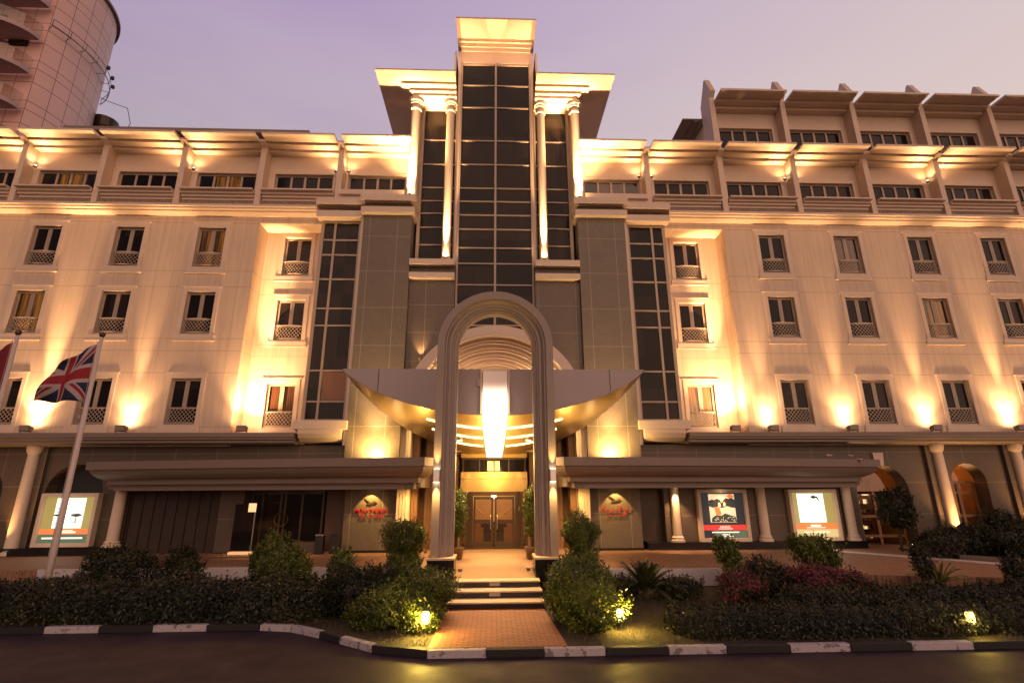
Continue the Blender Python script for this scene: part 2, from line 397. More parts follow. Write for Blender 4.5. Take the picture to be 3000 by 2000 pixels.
# --- one guest-room window, then copies
def window_proto(w, h, x, y, z, lit=None):
    """x: left edge, z: head of the opening; returns the part 'window' (moulded surround) with sub-parts"""
    mb = MB()
    for a, b, c, d in ((x-.20,x-.005,z-h-.10,z+.24),(x+w+.005,x+w+.20,z-h-.10,z+.24),(x-.005,x+w+.005,z+.005,z+.24)):
        mb.box(a, b, y-.045, y+.02, c, d)
    mb.box(x-.27, x+w+.27, y-.065, y+.02, z+.24, z+.29); mb.box(x-.27, x+w+.27, y-.07, y+.02, z-h-.34, z-h-.10); mb.box(x-.31, x+w+.31, y-.08, y+.02, z-h-.40, z-h-.345)
    s = build(mb, 'window', M['trim'], H, loc=(x+w/2, y, z-h))
    f = MB(); yy = y+.15
    for a, b in ((x+.003, x+.09), (x+w-.09, x+w-.003)): f.box(a, b, yy, yy+.07, z-h+.003, z-.003)
    f.box(x+w/2-.10, x+w/2+.10, yy+.001, yy+.069, z-1.38, z-.11)
    f.box(x+.09, x+w-.09, yy+.002, yy+.068, z-.11, z-.003); f.box(x+.09, x+w-.09, yy+.002, yy+.068, z-h+.003, z-h+.09); f.box(x+.09, x+w-.09, yy+.002, yy+.068, z-1.46, z-1.38)
    f.box(x+w/2-.012, x+w/2+.012, yy-.012, yy, z-1.38, z-.11)
    build(f, 'frame', M['mullion'], s)
    g = MB(); g.box(x+.09, x+w-.09, yy+.035, yy+.045, z-h+.09, z-.11); build(g, 'pane', M['glass'], s)
    # bowed lattice guard in the lower part
    r = MB(); za, zb = z-h+.06, z-1.44; nseg = 10
    def P(t, zz): return (x+.02+(w-.04)*t, y+.10-.17*math.sin(math.pi*t)**.6, zz)
    for zz, th in ((za, .022), (zb, .026)): r.tube([P(i/nseg, zz) for i in range(nseg+1)], th, 6)
    hgt = zb-za; n = 8; step = 1/n; run = hgt/(w-.04)*.85
    for sgn in (1, -1):
        for i in range(-4, n+5):
            t0 = i*step; pts = []
            for k in range(7):
                q = k/6; tt = (t0+run*q) if sgn > 0 else (1-t0-run*q)
                if 0 <= tt <= 1: pts.append(P(tt, za+hgt*q))
            if len(pts) > 1: r.tube(pts, .013, 4)
    for t in (0, 1): r.tube([P(t, za), P(t, zb)], .018, 6)
    build(r, 'railing', M['iron'], s)
    return s
def set_pane(win, curtain_mat, w=WW, top=-.11, bot=-1.38, h=WH, clear=True):
    """swap in clear glass and hang a curtain or blind behind it"""
    for ch in win.children:
        if ch.name.startswith('pane'):
            ch.data = ch.data.copy(); ch.data.materials[0] = M['clear']
    L = W[win.name]; c = MB(); x0, x1 = L.x-w/2+.09, L.x+w/2-.09; n = 40
    pts = [(x0+(x1-x0)*i/n, L.y+.30+.025*math.sin(i*1.9)+.012*math.sin(i*3.7)) for i in range(n+1)]
    for i in range(n):
        (a, ya), (b, yb) = pts[i], pts[i+1]
        c.quad((a,ya,L.z+.05),(b,yb,L.z+.05),(b,yb,L.z+h-.02),(a,ya,L.z+h-.02))
    build(c, 'curtain', M[curtain_mat], win, solid_normals=False, smooth=True)
    bx = MB(); bx.box(x0-.08, x1+.08, L.y+.36, L.y+.40, L.z, L.z+h); build(bx, 'backing', M['black'], win)
w0 = window_proto(WW, WH, LX[0], 25.0, ROWS[0])
lit_l = {(0,2): 'curtain_lit', (2,1): 'curtain_lit', (0,0): None}
lit_r = {(2,1): 'curtain_lit', (1,2): 'curtain_dim'}
wins = []
for side, xs, yy, rows, lits in (('L', LX, 25.0, ROWS, lit_l), ('R', RX, 25.0, ROWS, lit_r), ('l', [RLX], 26.05, RROWS, {(0,0): 'room_brown'}), ('r', [RRX], 26.05, RROWS, {(0,0): 'curtain_pale'})):
    for i, x in enumerate(xs):
        for j, z in enumerate(rows):
            o = w0 if (side, i, j) == ('L', 0, 0) else copy_tree(w0, (x+WW/2, yy, z-WH), H)
            wins.append((side, i, j, o, lits.get((i, j))))
for side, i, j, o, c in wins:
    if c: set_pane(o, c)

# --- ledge above the ground floor and the main cornice, split where the towers stand
ledge = [(0,5.86),(0,5.66),(.06,5.64),(.06,5.56),(.16,5.52),(.16,5.42),(.30,5.36),(.72,5.36),(.72,5.86)]
corn = [(0,17.66),(0,17.54),(.10,17.52),(.10,17.44),(.26,17.42),(.26,17.34),(.44,17.26),(.62,17.24),(.62,17.66)]
for s in (-1, 1):
    pa = [(XL, 24.3), (CX-9.2, 24.3)] if s < 0 else [(CX+9.2, 24.3), (XR, 24.3)]
    mb = MB(); mb.sweep([pa[1], pa[0]], [(d, z) for d, z in ledge])
    # shelf over the recessed bay
    u0, u1 = mir(9.06, 12.41, s); mb.box(u0, u1, 25.02, 26.04, 5.40, 5.858)
    hb('ledge', mb, 'grey_trim')
    pa = [(XL, 24.4), (CX-9.32, 24.4)] if s < 0 else [(CX+9.32, 24.4), (XR, 24.4)]
    mb = MB(); mb.sweep([pa[1], pa[0]], corn)
    hb('cornice', mb, 'trim')

# --- top storey bays: wall with ribbon windows, fins, canopies, flared parapets
FU = [8.53+4.235*k for k in range(7)]                     # fin lines
BAY = [(FU[k]+FU[k+1])/2 for k in range(6)]
def fin_mesh(z0, upper):
    mb = MB()
    if upper: poly = [(25.0,z0),(25.0,z0+3.75),(24.72,z0+4.02),(25.30,z0+5.30),(25.42,z0+5.33),(26.2,z0+4.02),(26.2,z0)]
    else: poly = [(25.0,z0),(25.0,z0+3.85),(24.62,z0+4.02),(24.62,z0+4.12),(25.9,z0+4.12),(25.9,z0)]
    mb.prism(poly, 'x', -.15, .15); return mb
def canopy_mesh(hw, z):
    """stepped sunshade: flat slab, two lower steps towards the wall; z underside of the outer slab"""
    mb = MB(); o = 0
    mb.box(-hw, hw, 24.08, 24.80, z, z+.07); mb.box(-hw, hw, 24.09, 25.65, z+.072, z+.13)
    mb.box(-hw, hw, 24.80, 25.24, z-.13, z+.07); mb.box(-hw, hw, 25.24, 25.66, z-.29, z+.07)
    return mb
def parapet_mesh(hw):
    """flared planter front: lip on top, steps receding below it"""
    mb = MB()
    for y0, z0, z1 in ((24.72, 18.745, 18.83), (24.92, 18.60, 18.744), (25.04, 18.46, 18.60), (25.16, 18.32, 18.46)): mb.box(-hw, hw, y0, 25.30, z0+.0005, z1)
    return mb
def baluster_mesh(hw):
    mb = MB(); n = int(hw*2/.125)
    for i in range(n+1): mb.box(-hw+.05+i*(2*hw-.1)/n-.02, -hw+.05+i*(2*hw-.1)/n+.02, 25.18, 25.23, 17.66, 18.31)
    return mb
def offset(mb, dx, dz=0):
    mb.v = [(a+dx, b, c+dz) for a, b, c in mb.v]; return mb
TOPW = 3.2
def top_window(xc, zh, h=1.45, sink=False):
    """ribbon window with four lights"""
    y = 25.65; x0, x1 = xc-TOPW/2, xc+TOPW/2; mb = MB()
    for a, b, c, d in ((x0-.13,x0-.005,zh-h-.05,zh+.14),(x1+.005,x1+.13,zh-h-.05,zh+.14),(x0-.005,x1+.005,zh+.005,zh+.14)): mb.box(a, b, y-.05, y+.02, c, d)
    s = build(mb, 'window', M['trim'], H, loc=(xc, y, zh-h))
    f = MB(); yy = y+.13
    f.box(x0+.003, x1-.003, yy, yy+.07, zh-.09, zh-.003); f.box(x0+.003, x1-.003, yy, yy+.07, zh-h+.003, zh-h+.09)
    for t, hw in ((0,.04),(.265,.055),(.5,.065),(.735,.055),(1,.04)):
        xm = min(max(x0+TOPW*t, x0+.045), x1-.045); f.box(xm-hw, xm+hw, yy-.01, yy+.06, zh-h+.09, zh-.09)
    build(f, 'frame', M['mullion'], s)
    g = MB(); g.box(x0+.04, x1-.04, yy+.035, yy+.045, zh-h+.09, zh-.09); build(g, 'pane', M['glass'], s)
    return s
protoT = {}
def place(name, mb_fn, m, key, xc, dz=0, z_=17.66):
    if key not in protoT: protoT[key] = build(offset(mb_fn(), xc), name, M[m], H, loc=(xc, 25, z_)); return protoT[key]
    return copy_tree(protoT[key], (xc, 25, z_+dz), H)
def storey(s, bays, fins, dz, upper):
    zh = 20.27+dz; xs = [CX+s*u for u in bays]
    lo, hi = min(xs)-2.2, max(xs)+2.2
    return zh, xs
tw = None
# left and right wings
for s in (-1, 1):
    xs = [CX+s*u for u in BAY]; inner = CX+s*6.62
    lo, hi = (XL, CX-4.2) if s < 0 else (CX+4.2, XR)
    holes = [(x-TOPW/2, x+TOPW/2, 20.27-1.45, 20.27) for x in xs+[inner]]
    mb = MB(); wall_holes(mb, lo, hi, 17.66, 21.95, 25.65, .2, holes)
    mb.quad((lo,25.65,21.95),(hi,25.65,21.95),(hi,44,21.95),(lo,44,21.95)); e = XL if s < 0 else XR
    mb.quad((e,25.65,17.66),(e,44,17.66),(e,44,21.95),(e,25.65,21.95)); mb.quad((lo,44,17.66),(hi,44,17.66),(hi,44,21.95),(lo,44,21.95))
    mb.quad((lo,25.0,17.655),(hi,25.0,17.655),(hi,25.65,17.655),(lo,25.65,17.655))
    hb('top_storey_wall', mb, 'trim', solid_normals=False)
    for k, x in enumerate(xs+[inner]):
        if tw is None: tw = top_window(x, 20.27); o = tw
        else: o = copy_tree(tw, (x, 25.65, 20.27-1.45), H)
        if (s, k) in ((-1, 3), (-1, 1)): set_pane(o, 'curtain_lit', w=TOPW*.5, h=1.45)
        if (s, k) == (1, 6): set_pane(o, 'curtain_dim', w=TOPW*.5, h=1.45)
        if k < 6:
            place('canopy', lambda: canopy_mesh(1.93, 21.72), 'trim', 'can', x, 0)
            place('parapet', lambda: parapet_mesh(1.91), 'trim', 'par', x)
            place('balustrade', lambda: baluster_mesh(1.9), 'iron', 'bal', x)
    # the shorter bay against the tower
    a, b = mir(4.62, 8.33, s); hb('canopy', offset(canopy_mesh(abs(b-a)/2, 21.72), (a+b)/2), 'trim')
    a, b = mir(4.9, 8.36, s); mb = MB(); mb.box(min(a,b), max(a,b), 24.72, 24.90, 18.55, 18.83); mb.box(min(a,b), max(a,b), 24.9, 25.1, 18.30, 18.55); hb('parapet', mb, 'trim')
    hb('balustrade', offset(baluster_mesh(1.7), (a+b)/2), 'iron')
    for u in FU: place('fin', lambda: fin_mesh(17.66, False), 'trim', 'fin', CX+s*u)
# set-back-free extra storey over the right wing
UB = BAY[1:]; UF = FU[1:]
xs = [CX+u for u in UB]; mb = MB()
wall_holes(mb, CX+12.9, XR, 21.95, 25.6, 25.65, .2, [(x-TOPW/2, x+TOPW/2, 23.92-1.45, 23.92) for x in xs])
mb.quad((CX+12.9,25.65,21.95),(CX+12.9,44,21.95),(CX+12.9,44,25.6),(CX+12.9,25.65,25.6)); mb.quad((CX+12.9,25.65,25.6),(XR,25.65,25.6),(XR,44,25.6),(CX+12.9,44,25.6))
mb.quad((XR,25.65,21.95),(XR,44,21.95),(XR,44,25.6),(XR,25.65,25.6))
hb('upper_storey_wall', mb, 'trim', solid_normals=False)
for k, x in enumerate(xs):
    copy_tree(tw, (x, 25.65, 23.92-1.45), H)
    c = place('canopy', lambda: canopy_mesh(1.93, 21.72), 'trim', 'can', x, 3.58)
for k, u in enumerate(UF): place('fin', lambda: fin_mesh(21.79, True), 'trim', 'finu', CX+u, 0, 21.79)
# canopy returning along the side of that storey, stepping down behind
mb = MB(); mb.box(CX+11.6, CX+12.3, 26.6, 40, 25.30, 25.37); mb.box(CX+12.3, CX+12.65, 26.6, 40, 25.15, 25.37); mb.box(CX+12.65, CX+12.88, 26.6, 40, 24.98, 25.37)
hb('canopy', mb, 'grey_trim')
# roof slab seen above the left wing
mb = MB(); mb.box(-26.6, -11.6, 28.0, 42, 24.80, 25.06); mb.box(-25.6, -12.6, 29.0, 41, 21.96, 24.80); hb('roof_slab', mb, 'grey_trim')

# --- glass stair towers either side
TZ = [6.53, 7.39, 8.91, 11.21, 12.11, 13.70, 15.06, 15.91, 16.95]
for s in (-1, 1):
    a, b = mir(7.08, 9.1, s); lo, hi = min(a, b), max(a, b)
    g = MB(); g.box(lo+.04, hi-.04, 24.96, 27, 6.4, 17.8); t = hb('glass_bay', g, 'glass')
    f = MB(); um = 8.42
    for u, hw in ((7.12,.07),(9.06,.07),(um,.055)):
        x = CX+s*u; f.box(x-hw, x+hw, 24.88, 25.0, 6.45, 16.98)
    for z in TZ[1:-1]: f.box(lo+.11, hi-.11, 24.90, 24.98, z-.04, z+.04)
    for z in (6.50, 16.93): f.box(lo+.11, hi-.11, 24.89, 24.99, z-.05, z+.05)
    x = CX+s*um; f.box(x-.05, x+.05, 24.90, 24.98, 17.42, 17.70)
    x = CX+s*9.13; f.box(x-.06, x+.06, 25.0, 26.04, 5.5, 16.87)
    build(f, 'frame', M['mullion'], t)
    c = MB(); c0, c1 = sorted(mir(6.9, 9.32, s)); c.box(c0, c1, 24.42, 26.5, 17.02, 17.38); c.box(c0-.06, c1+.06, 24.36, 26.5, 17.73, 18.08)
    c.box(c0+.15, c1-.15, 24.62, 26.4, 17.38, 17.41); hb('cornice', c, 'trim')
    q = MB(); c0, c1 = sorted(mir(6.80, 9.28, s)); q.box(c0, c1, 24.25, 25.5, 6.0, 6.42)
    q.prism([(24.25+.02,6.0),(24.3,5.82),(24.45,5.62),(24.72,5.48),(25.5,5.45),(25.5,6.0)], 'x', c0+.25, c1-.25); hb('corbel', q, 'trim', bevel=.02)
    # dim curtains seen in the lowest panes
    k = MB(); x0, x1 = sorted(mir(7.2, 8.34, s)); 
    if s < 0: k.box(x0, x1, 24.945, 24.955, 7.46, 8.86); build(k, 'blind', M['room_brown'], t)

# --- granite piers with banded caps
for s in (-1, 1):
    a, b = sorted(mir(4.36, 6.84, s)); p = MB(); p.box(a, b, 24.4, 26.5, 4.0, 17.98); o = hb('pier', p, 'granite')
    e = MB(); xx = CX+s*6.93; e.box(xx-.085, xx+.085, 24.55, 24.95, 5.3, 17.1); build(e, 'edge_strip', M['trim'], o)
    c = MB(); a, b = sorted(mir(4.2, 6.95, s)); c.box(a, b, 24.08, 26.4, 17.13, 17.45); c.box(a-.06, b+.06, 24.02, 26.4, 17.80, 18.12); build(c, 'cap', M['trim'], o)

# --- lower granite wall beside the glass centre, with its two ledges
for s in (-1, 1):
    a, b = sorted(mir(2.06, 4.35, s)); p = MB(); p.box(a, b, 24.62, 26.0, 8.2, 14.50); o = hb('granite_panel', p, 'granite2')
    c = MB(); c.box(a-.0, b-.0, 24.30, 26.2, 13.60, 13.88); c.box(a, b, 24.24, 26.2, 14.30, 14.60); build(c, 'cap', M['trim'], o)

# --- glass centre
CZ = [27.50,26.05,24.50,22.25,20.70,19.20,18.38,17.55,16.70,15.60,14.70,13.50,12.4,11.3,10.2,9.2]
g = MB(); g.box(CX-1.95, CX+1.95, 25.06, 27.5, 6.0, 27.62); tg = hb('glass_centre', g, 'glass')
f = MB()
for z in CZ[1:]: f.box(CX-1.96, CX+1.96, 25.0, 25.08, z-.035, z+.035)
for u in (-1.99, 1.99): f.box(CX+u-.05, CX+u+.05, 24.93, 25.1, 6.0, 27.62)
f.box(CX-.055, CX+.055, 24.96, 25.09, 6.0, 27.62); f.box(CX-1.94, CX+1.94, 24.99, 25.09, 27.5, 27.62)
build(f, 'frame', M['mullion'], tg)
for s in (-1, 1):
    a, b = sorted(mir(2.24, 4.08, s)); g = MB(); g.box(a, b, 25.46, 27.5, 14.4, 24.55); o = hb('glass_side', g, 'glass'); f = MB()
    for z in [22.55,20.95,19.45,18.62,17.85,17.0,15.95,15.1]: f.box(a, b, 25.40, 25.48, z-.03, z+.03)
    x = CX+s*4.15; f.box(x-.08, x+.08, 25.2, 25.6, 14.5, 24.55); x = CX+s*2.27; f.box(x-.03, x+.03, 25.38, 25.5, 14.5, 24.55)
    build(f, 'frame', M['mullion'], o)
# tower shell, cheeks and top fascia
t = MB()
for s in (-1, 1):
    a, b = sorted(mir(2.05, 2.20, s)); t.box(a, b, 24.98, 27.6, 14.4, 28.45)
    a, b = sorted(mir(4.24, 4.40, s)); t.box(a, b, 25.3, 31.9, 17.9, 24.6)
    a, b = sorted(mir(2.21, 4.40, s)); t.box(a, b, 27.6, 32, 17.9, 24.6)
t.box(CX-2.04, CX+2.04, 24.97, 25.4, 27.63, 28.45); t.box(CX-2.2, CX+2.2, 27.6, 32, 17.9, 28.45)
hb('tower_wall', t, 'trim')
for s in (-1, 1):
    a, b = sorted(mir(2.34, 2.42, s)); t = MB(); t.prism([(24.6,25.3),(24.6,27.9),(25.0,28.5),(27.2,28.5),(27.2,25.3)], 'x', a, b)
    a, b = sorted(mir(2.50, 2.58, s)); t.prism([(25.6,25.3),(25.6,27.1),(26.0,27.5),(28.0,27.5),(28.0,25.3)], 'x', a, b); hb('fin', t, 'trim')
# the raised roof over the centre and the two winged roofs, underside stepped
r = MB(); r.box(CX-2.30, CX+2.30, 23.4, 30.5, 29.2, 29.32); r.box(CX-2.18, CX+2.18, 24.74, 30, 28.98, 29.2); r.box(CX-2.10, CX+2.10, 24.86, 30, 28.72, 28.98); r.box(CX-2.06, CX+2.06, 24.93, 30, 28.45, 28.72)
hb('roof', r, 'trim')
for s in (-1, 1):
    r = MB()
    for u0, u1, y0, y1, z0, z1 in ((2.22,6.52,23.0,28.4,25.10,25.20),(2.22,5.25,23.76,28,24.93,25.10),(2.22,4.82,24.05,28,24.73,24.93),(2.22,4.62,24.22,28,24.55,24.73)):
        a, b = sorted(mir(u0, u1, s)); r.box(a, b, y0, y1, z0, z1)
    hb('roof', r, 'trim')
    # columns: outer stands on the pier cap, inner on the lower ledge
    for u, y, z0, z1, rad in ((4.48, 24.62, 18.12, 24.55, .27), (2.55, 24.68, 14.60, 24.55, .235)):
        c = MB(); x = CX+s*u
        c.lathe(x, y, [(rad*1.35,z0),(rad*1.35,z0+.10),(rad*1.12,z0+.18),(rad,z0+.26),(rad,z0+.28),(rad*.93,z1-.80),(rad*.93,z1-.78),(rad*1.18,z1-.74),(rad*1.18,z1-.62),(rad*.98,z1-.60),(rad*.98,z1-.40),(rad*1.3,z1-.38),(rad*1.3,z1-.26),(rad*1.55,z1-.24),(rad*1.55,z1)], 28)
        hb('column', c, 'column', smooth=False, bevel=0)
for o in bpy.data.objects:
    if o.name.startswith('column'):
        for p in o.data.polygons: p.use_smooth = True
        o.data.set_sharp_from_angle(angle=R(20))

# --- barrel vault of stepped ribs behind the entrance canopy
VC = (CX, 6.35)
def arch_ring(mb, r0, r1, y0, y1, zlow, n=48):
    a0 = math.asin((zlow-VC[1])/r1) if zlow > VC[1] else 0
    for i in range(n):
        t0 = a0+(math.pi-2*a0)*i/n; t1 = a0+(math.pi-2*a0)*(i+1)/n
        P = lambda r, t, y: (VC[0]+r*math.cos(t), y, VC[1]+r*math.sin(t))
        mb.quad(P(r0,t0,y0),P(r1,t0,y0),P(r1,t1,y0),P(r0,t1,y0)); mb.quad(P(r0,t0,y1),P(r1,t0,y1),P(r1,t1,y1),P(r0,t1,y1))
        mb.quad(P(r0,t0,y0),P(r0,t0,y1),P(r0,t1,y1),P(r0,t1,y0)); mb.quad(P(r1,t0,y0),P(r1,t0,y1),P(r1,t1,y1),P(r1,t1,y0))
vt = MB()
arch_ring(vt, 3.54, 3.98, 22.0, 22.35, 6.6); arch_ring(vt, 3.60, 3.97, 22.35, 24.6, 6.6)
for k in range(6):
    ro = 3.60-.235*k; y0 = 22.62+.40*k
    arch_ring(vt, ro-.15, ro, y0, y0+.16, 6.6); arch_ring(vt, ro-.235, ro, y0+.16, min(y0+.56, 24.98), 6.6)
hb('vault', vt, 'trim')
# --- the lens-shaped entrance canopy: flat fascia, gold underside
NB = 40; HB = 5.96
def fz(u): return 7.86-1.83*(1-(u/HB)**2)**.78 if abs(u) < HB else 7.86
def by(u): return 20.02+4.55*math.sqrt(max(0, 1-(u/HB)**2))
def bz(u): return 7.80-2.92*(1-(abs(u)/HB)**2)**.78 if abs(u) < HB else 7.80
us = [HB*math.sin(math.pi*(i/NB-.5)) for i in range(NB+1)]
fa = MB()
for i in range(NB):
    a, b = us[i], us[i+1]
    fa.quad((CX+a,20,fz(a)),(CX+b,20,fz(b)),(CX+b,20,7.86),(CX+a,20,7.86)); fa.quad((CX+a,20,7.86),(CX+b,20,7.86),(CX+b,20.06,7.86),(CX+a,20.06,7.86))
    fa.quad((CX+a,20.06,fz(a)),(CX+b,20.06,fz(b)),(CX+b,20.06,7.86),(CX+a,20.06,7.86))
ec = hb('entrance_canopy', fa, 'fascia', solid_normals=False)
for u in (-4.55, 4.55): build(MB().box(CX+u-.014, CX+u+.014, 19.992, 19.999, fz(u)+.02, 7.85), 'panel_seam', M['black'], ec)
so = MB(); NT_ = 12
def sp(u, t): return (CX+u, 20.06+(by(u)-20.06)*t, fz(u)+(bz(u)-fz(u))*(t+.10*math.sin(math.pi*t)))
for i in range(NB):
    for j in range(NT_):
        so.quad(sp(us[i], j/NT_), sp(us[i+1], j/NT_), sp(us[i+1], (j+1)/NT_), sp(us[i], (j+1)/NT_))
build(so, 'soffit', M['gold_soffit'], ec, solid_normals=False, smooth=True)
tp = MB()
for i in range(NB):
    a, b = us[i], us[i+1]; tp.quad((CX+a,20.06,7.80),(CX+b,20.06,7.80),(CX+b,by(b),7.80),(CX+a,by(a),7.80))
    tp.quad((CX+a,by(a),bz(a)),(CX+b,by(b),bz(b)),(CX+b,by(b),7.80),(CX+a,by(a),7.80))
build(tp, 'deck', M['fascia'], ec, solid_normals=False)
for t, ul in ((.22, 2.75), (.45, 2.62), (.68, 2.5)):
    for s in (-1, 1):
        st = MB(); seg = [.5+(ul-.5)*i/14 for i in range(15)]
        for i in range(14):
            a, b = s*seg[i], s*seg[i+1]; p, q = sp(a, t), sp(b, t); p2, q2 = sp(a, t+.035), sp(b, t+.035)
            dz = .02; st.quad((p[0],p[1],p[2]-dz),(q[0],q[1],q[2]-dz),(q2[0],q2[1],q2[2]-dz),(p2[0],p2[1],p2[2]-dz))
        build(st, 'light_slot', M['bulb_soft'], ec, solid_normals=False)
# lightbox: tall blade on the fascia, folding back under the soffit
def lightbox_mat():
    m = mat('translucent_lightbox', (.7,.6,.55), .4); t = NT(m); p = t.n['Principled BSDF']; x, y, z = t.xyz()
    r = t.n.new('ShaderNodeMapRange'); r.inputs[1].default_value = 7.45; r.inputs[2].default_value = 6.45; r.inputs[3].default_value = .12; r.inputs[4].default_value = 1; r.interpolation_type = 'SMOOTHERSTEP'
    t.l.new(z, r.inputs[0]); t.l.new(t.mix(r.outputs[0], (.8,.5,.4), (1,.86,.55)), p.inputs['Emission Color']); t.l.new(t.math('MULTIPLY', t.math('POWER', r.outputs[0], 1.5), 4.2), p.inputs['Emission Strength'])
    return m
M['lightbox'] = lightbox_mat()
lb = MB()
lb.prism([(CX-.47,7.72),(CX-.47,5.95),(CX+.47,5.95),(CX+.47,7.72)], 'y', 19.72, 19.985)
n = 8
for i in range(n):
    t0, t1 = i/n, (i+1)/n
    if i == 0: t0 = -.0
    h0, h1 = .47-.13*t0, .47-.13*t1; p, q = sp(0, t0), sp(0, t1); p = (p[0], p[1]-.075 if i == 0 else p[1], p[2]); d = .14
    A = [(CX-h0,p[1],p[2]-d),(CX+h0,p[1],p[2]-d),(CX+h1,q[1],q[2]-d),(CX-h1,q[1],q[2]-d)]; B = [(x,y,z+d-.01) for x,y,z in A]
    lb.quad(*A); lb.quad(A[0],B[0],B[3],A[3]); lb.quad(A[1],A[2],B[2],B[1])
    if i == n-1: lb.quad(A[2],B[2],B[3],A[3])
build(lb, 'lightbox', M['lightbox'], ec, solid_normals=False)
fr = MB()
for u in (-.57, .50): fr.box(CX+u, CX+u+.07, 19.86, 19.985, 6.1, 7.82)
fr.box(CX-.57, CX+.57, 19.85, 19.984, 7.74, 7.83); build(fr, 'lightbox_frame', M['trim'], ec)
bx = MB(); bx.box(CX-.68, CX-.575, 19.9, 19.985, 7.15, 7.48); build(bx, 'junction_box', M['iron'], ec)

# --- ground floor: walls, entrance recess, door, shops
gw = MB()
def ground_wall(x0, x1, y=25.3, z0=.64, z1=5.37, holes=()):
    wall_holes(gw, x0, x1, z0, z1, y, .9, list(holes))
ARCH = [(CX-19.15, 1.28, 3.25, 1.15), (CX+18.75, 1.30, 3.10, 1.30), (CX+23.15, .88, 3.55, 1.30), (CX-23.6, 1.28, 3.25, 1.15), (CX+27.6, 1.0, 3.55, 1.3)]
def arched_bay(mb, xc, hw, zs, z1, x0, x1, y=25.3, th=.72, n=16):
    """wall x0..x1 with a round-headed opening"""
    arc = [(xc+hw*math.cos(math.pi*i/n), zs+hw*math.sin(math.pi*i/n)) for i in range(n+1)]
    mb.quad((x0,y,.64),(xc-hw,y,.64),(xc-hw,y,zs),(x0,y,zs)); mb.quad((xc+hw,y,.64),(x1,y,.64),(x1,y,zs),(xc+hw,y,zs))
    mb.quad((x1,y,zs),(arc[0][0],y,zs),(arc[1][0],y,arc[1][1]),(x1,y,z1))
    for i in range(1, n//2): mb.quad((arc[i][0],y,arc[i][1]),(arc[i+1][0],y,arc[i+1][1]),(x1,y,z1))
    mb.quad((x1,y,z1),(arc[n//2][0],y,arc[n//2][1]),(x0,y,z1))
    for i in range(n//2, n-1): mb.quad((arc[i][0],y,arc[i][1]),(arc[i+1][0],y,arc[i+1][1]),(x0,y,z1))
    mb.quad((arc[n-1][0],y,arc[n-1][1]),(arc[n][0],y,zs),(x0,y,zs),(x0,y,z1))
    for i in range(n):
        (a, b), (c, d) = arc[i], arc[i+1]; mb.quad((a,y,b),(a,y+th,b),(c,y+th,d),(c,y,d))
    for s in (-1, 1): mb.quad((xc+s*hw,y,.64),(xc+s*hw,y+th,.64),(xc+s*hw,y+th,zs),(xc+s*hw,y,zs))
for xc, hw, zs, _ in ARCH: arched_bay(gw, xc, hw, zs, 5.37, xc-1.9 if abs(xc) < 20 or xc < 0 else xc-2.2, xc+1.9 if abs(xc) < 20 or xc < 0 else xc+2.2)
for a, b in ((XL, CX-25.5), (CX-21.7, CX-21.05), (CX+20.65, CX+20.95), (CX+29.8, XR)): ground_wall(a, b)
ground_wall(CX+25.35, CX+25.4)
ground_wall(CX-17.25, CX-16.6); ground_wall(CX+16.4, CX+16.85)
ground_wall(CX-16.6, CX-4.3, 25.3, 3.3, 5.37); ground_wall(CX+4.3, CX+16.4, 25.3, 3.3, 5.37)      # above the porch roof
hb('ground_floor_wall', gw, 'granite2', solid_normals=False)
# black plinth
for a, b in ((CX+7.0, 17.2), (-21.5, -16.6)): hb('plinth', MB().box(a, b, 24.72, 25.6, .641, .96), 'black_granite')
sw = MB()
for s in (-1, 1):
    a, b = sorted(mir(4.42, 6.78, s)); sw.box(a, b, 24.9, 25.6, .72, 4.0)
hb('sign_wall', MB().box(*sorted(mir(4.42, 6.78, -1)), 24.9, 25.6, .74, 4.0), 'granite'); hb('sign_wall', MB().box(*sorted(mir(4.42, 6.78, 1)), 24.9, 25.6, .74, 4.0), 'granite')
for s in (-1, 1):
    a, b = sorted(mir(4.40, 6.80, s)); hb('plinth', MB().box(a, b, 24.87, 25.6, .641, .739), 'black_granite')
    # fluted pillars flanking the entrance recess
    for u0, u1, y in ((3.86, 4.40, 24.6), (3.55, 3.82, 25.1), (2.75, 3.3, 25.9)):
        a, b = sorted(mir(u0, u1, s)); p = MB(); n = max(2, int((b-a)/.11))
        for i in range(n):
            x0 = a+(b-a)*i/n; p.box(x0, x0+(b-a)/n-.03, y, y+.3, .642, 7.2)
        p.box(a, b, y+.03, y+.6, .641, 7.19); hb('fluted_pillar', p, 'column' if u0 > 3.85 else 'wood')
# recess: side and back walls, warm panelled back with the door
rc = MB()
rc.box(CX-4.3, CX-1.75, 26.6, 26.8, .64, 8.3); rc.box(CX+1.75, CX+4.3, 26.6, 26.8, .64, 8.3)
for s in (-1, 1):
    a, b = sorted(mir(4.36, 4.44, s)); rc.box(a, b, 25.61, 26.6, .64, 8.2)
hb('recess_wall', rc, 'wood')
pn = MB(); pn.box(CX-1.62, CX+1.62, 26.1, 26.5, 3.22, 3.80); pn.box(CX-1.62, CX+1.62, 26.1, 26.5, 3.815, 4.14); hb('door_panel', pn, mat('gold_wall_panel', (.62,.42,.16), .3, .55, noise=.06))
hb('door_panel', MB().box(CX-1.62, CX+1.62, 26.14, 26.5, 4.83, 5.0), bpy.data.materials['gold_wall_panel']); hb('entrance_ceiling', MB().box(CX-2.0, CX+2.0, 24.62, 26.6, 5.001, 5.1), 'gold_soffit')
gl = MB(); gl.box(CX-1.5, CX+1.5, 26.2, 26.3, 4.15, 4.78); o = hb('transom', gl, 'glass'); f = MB()
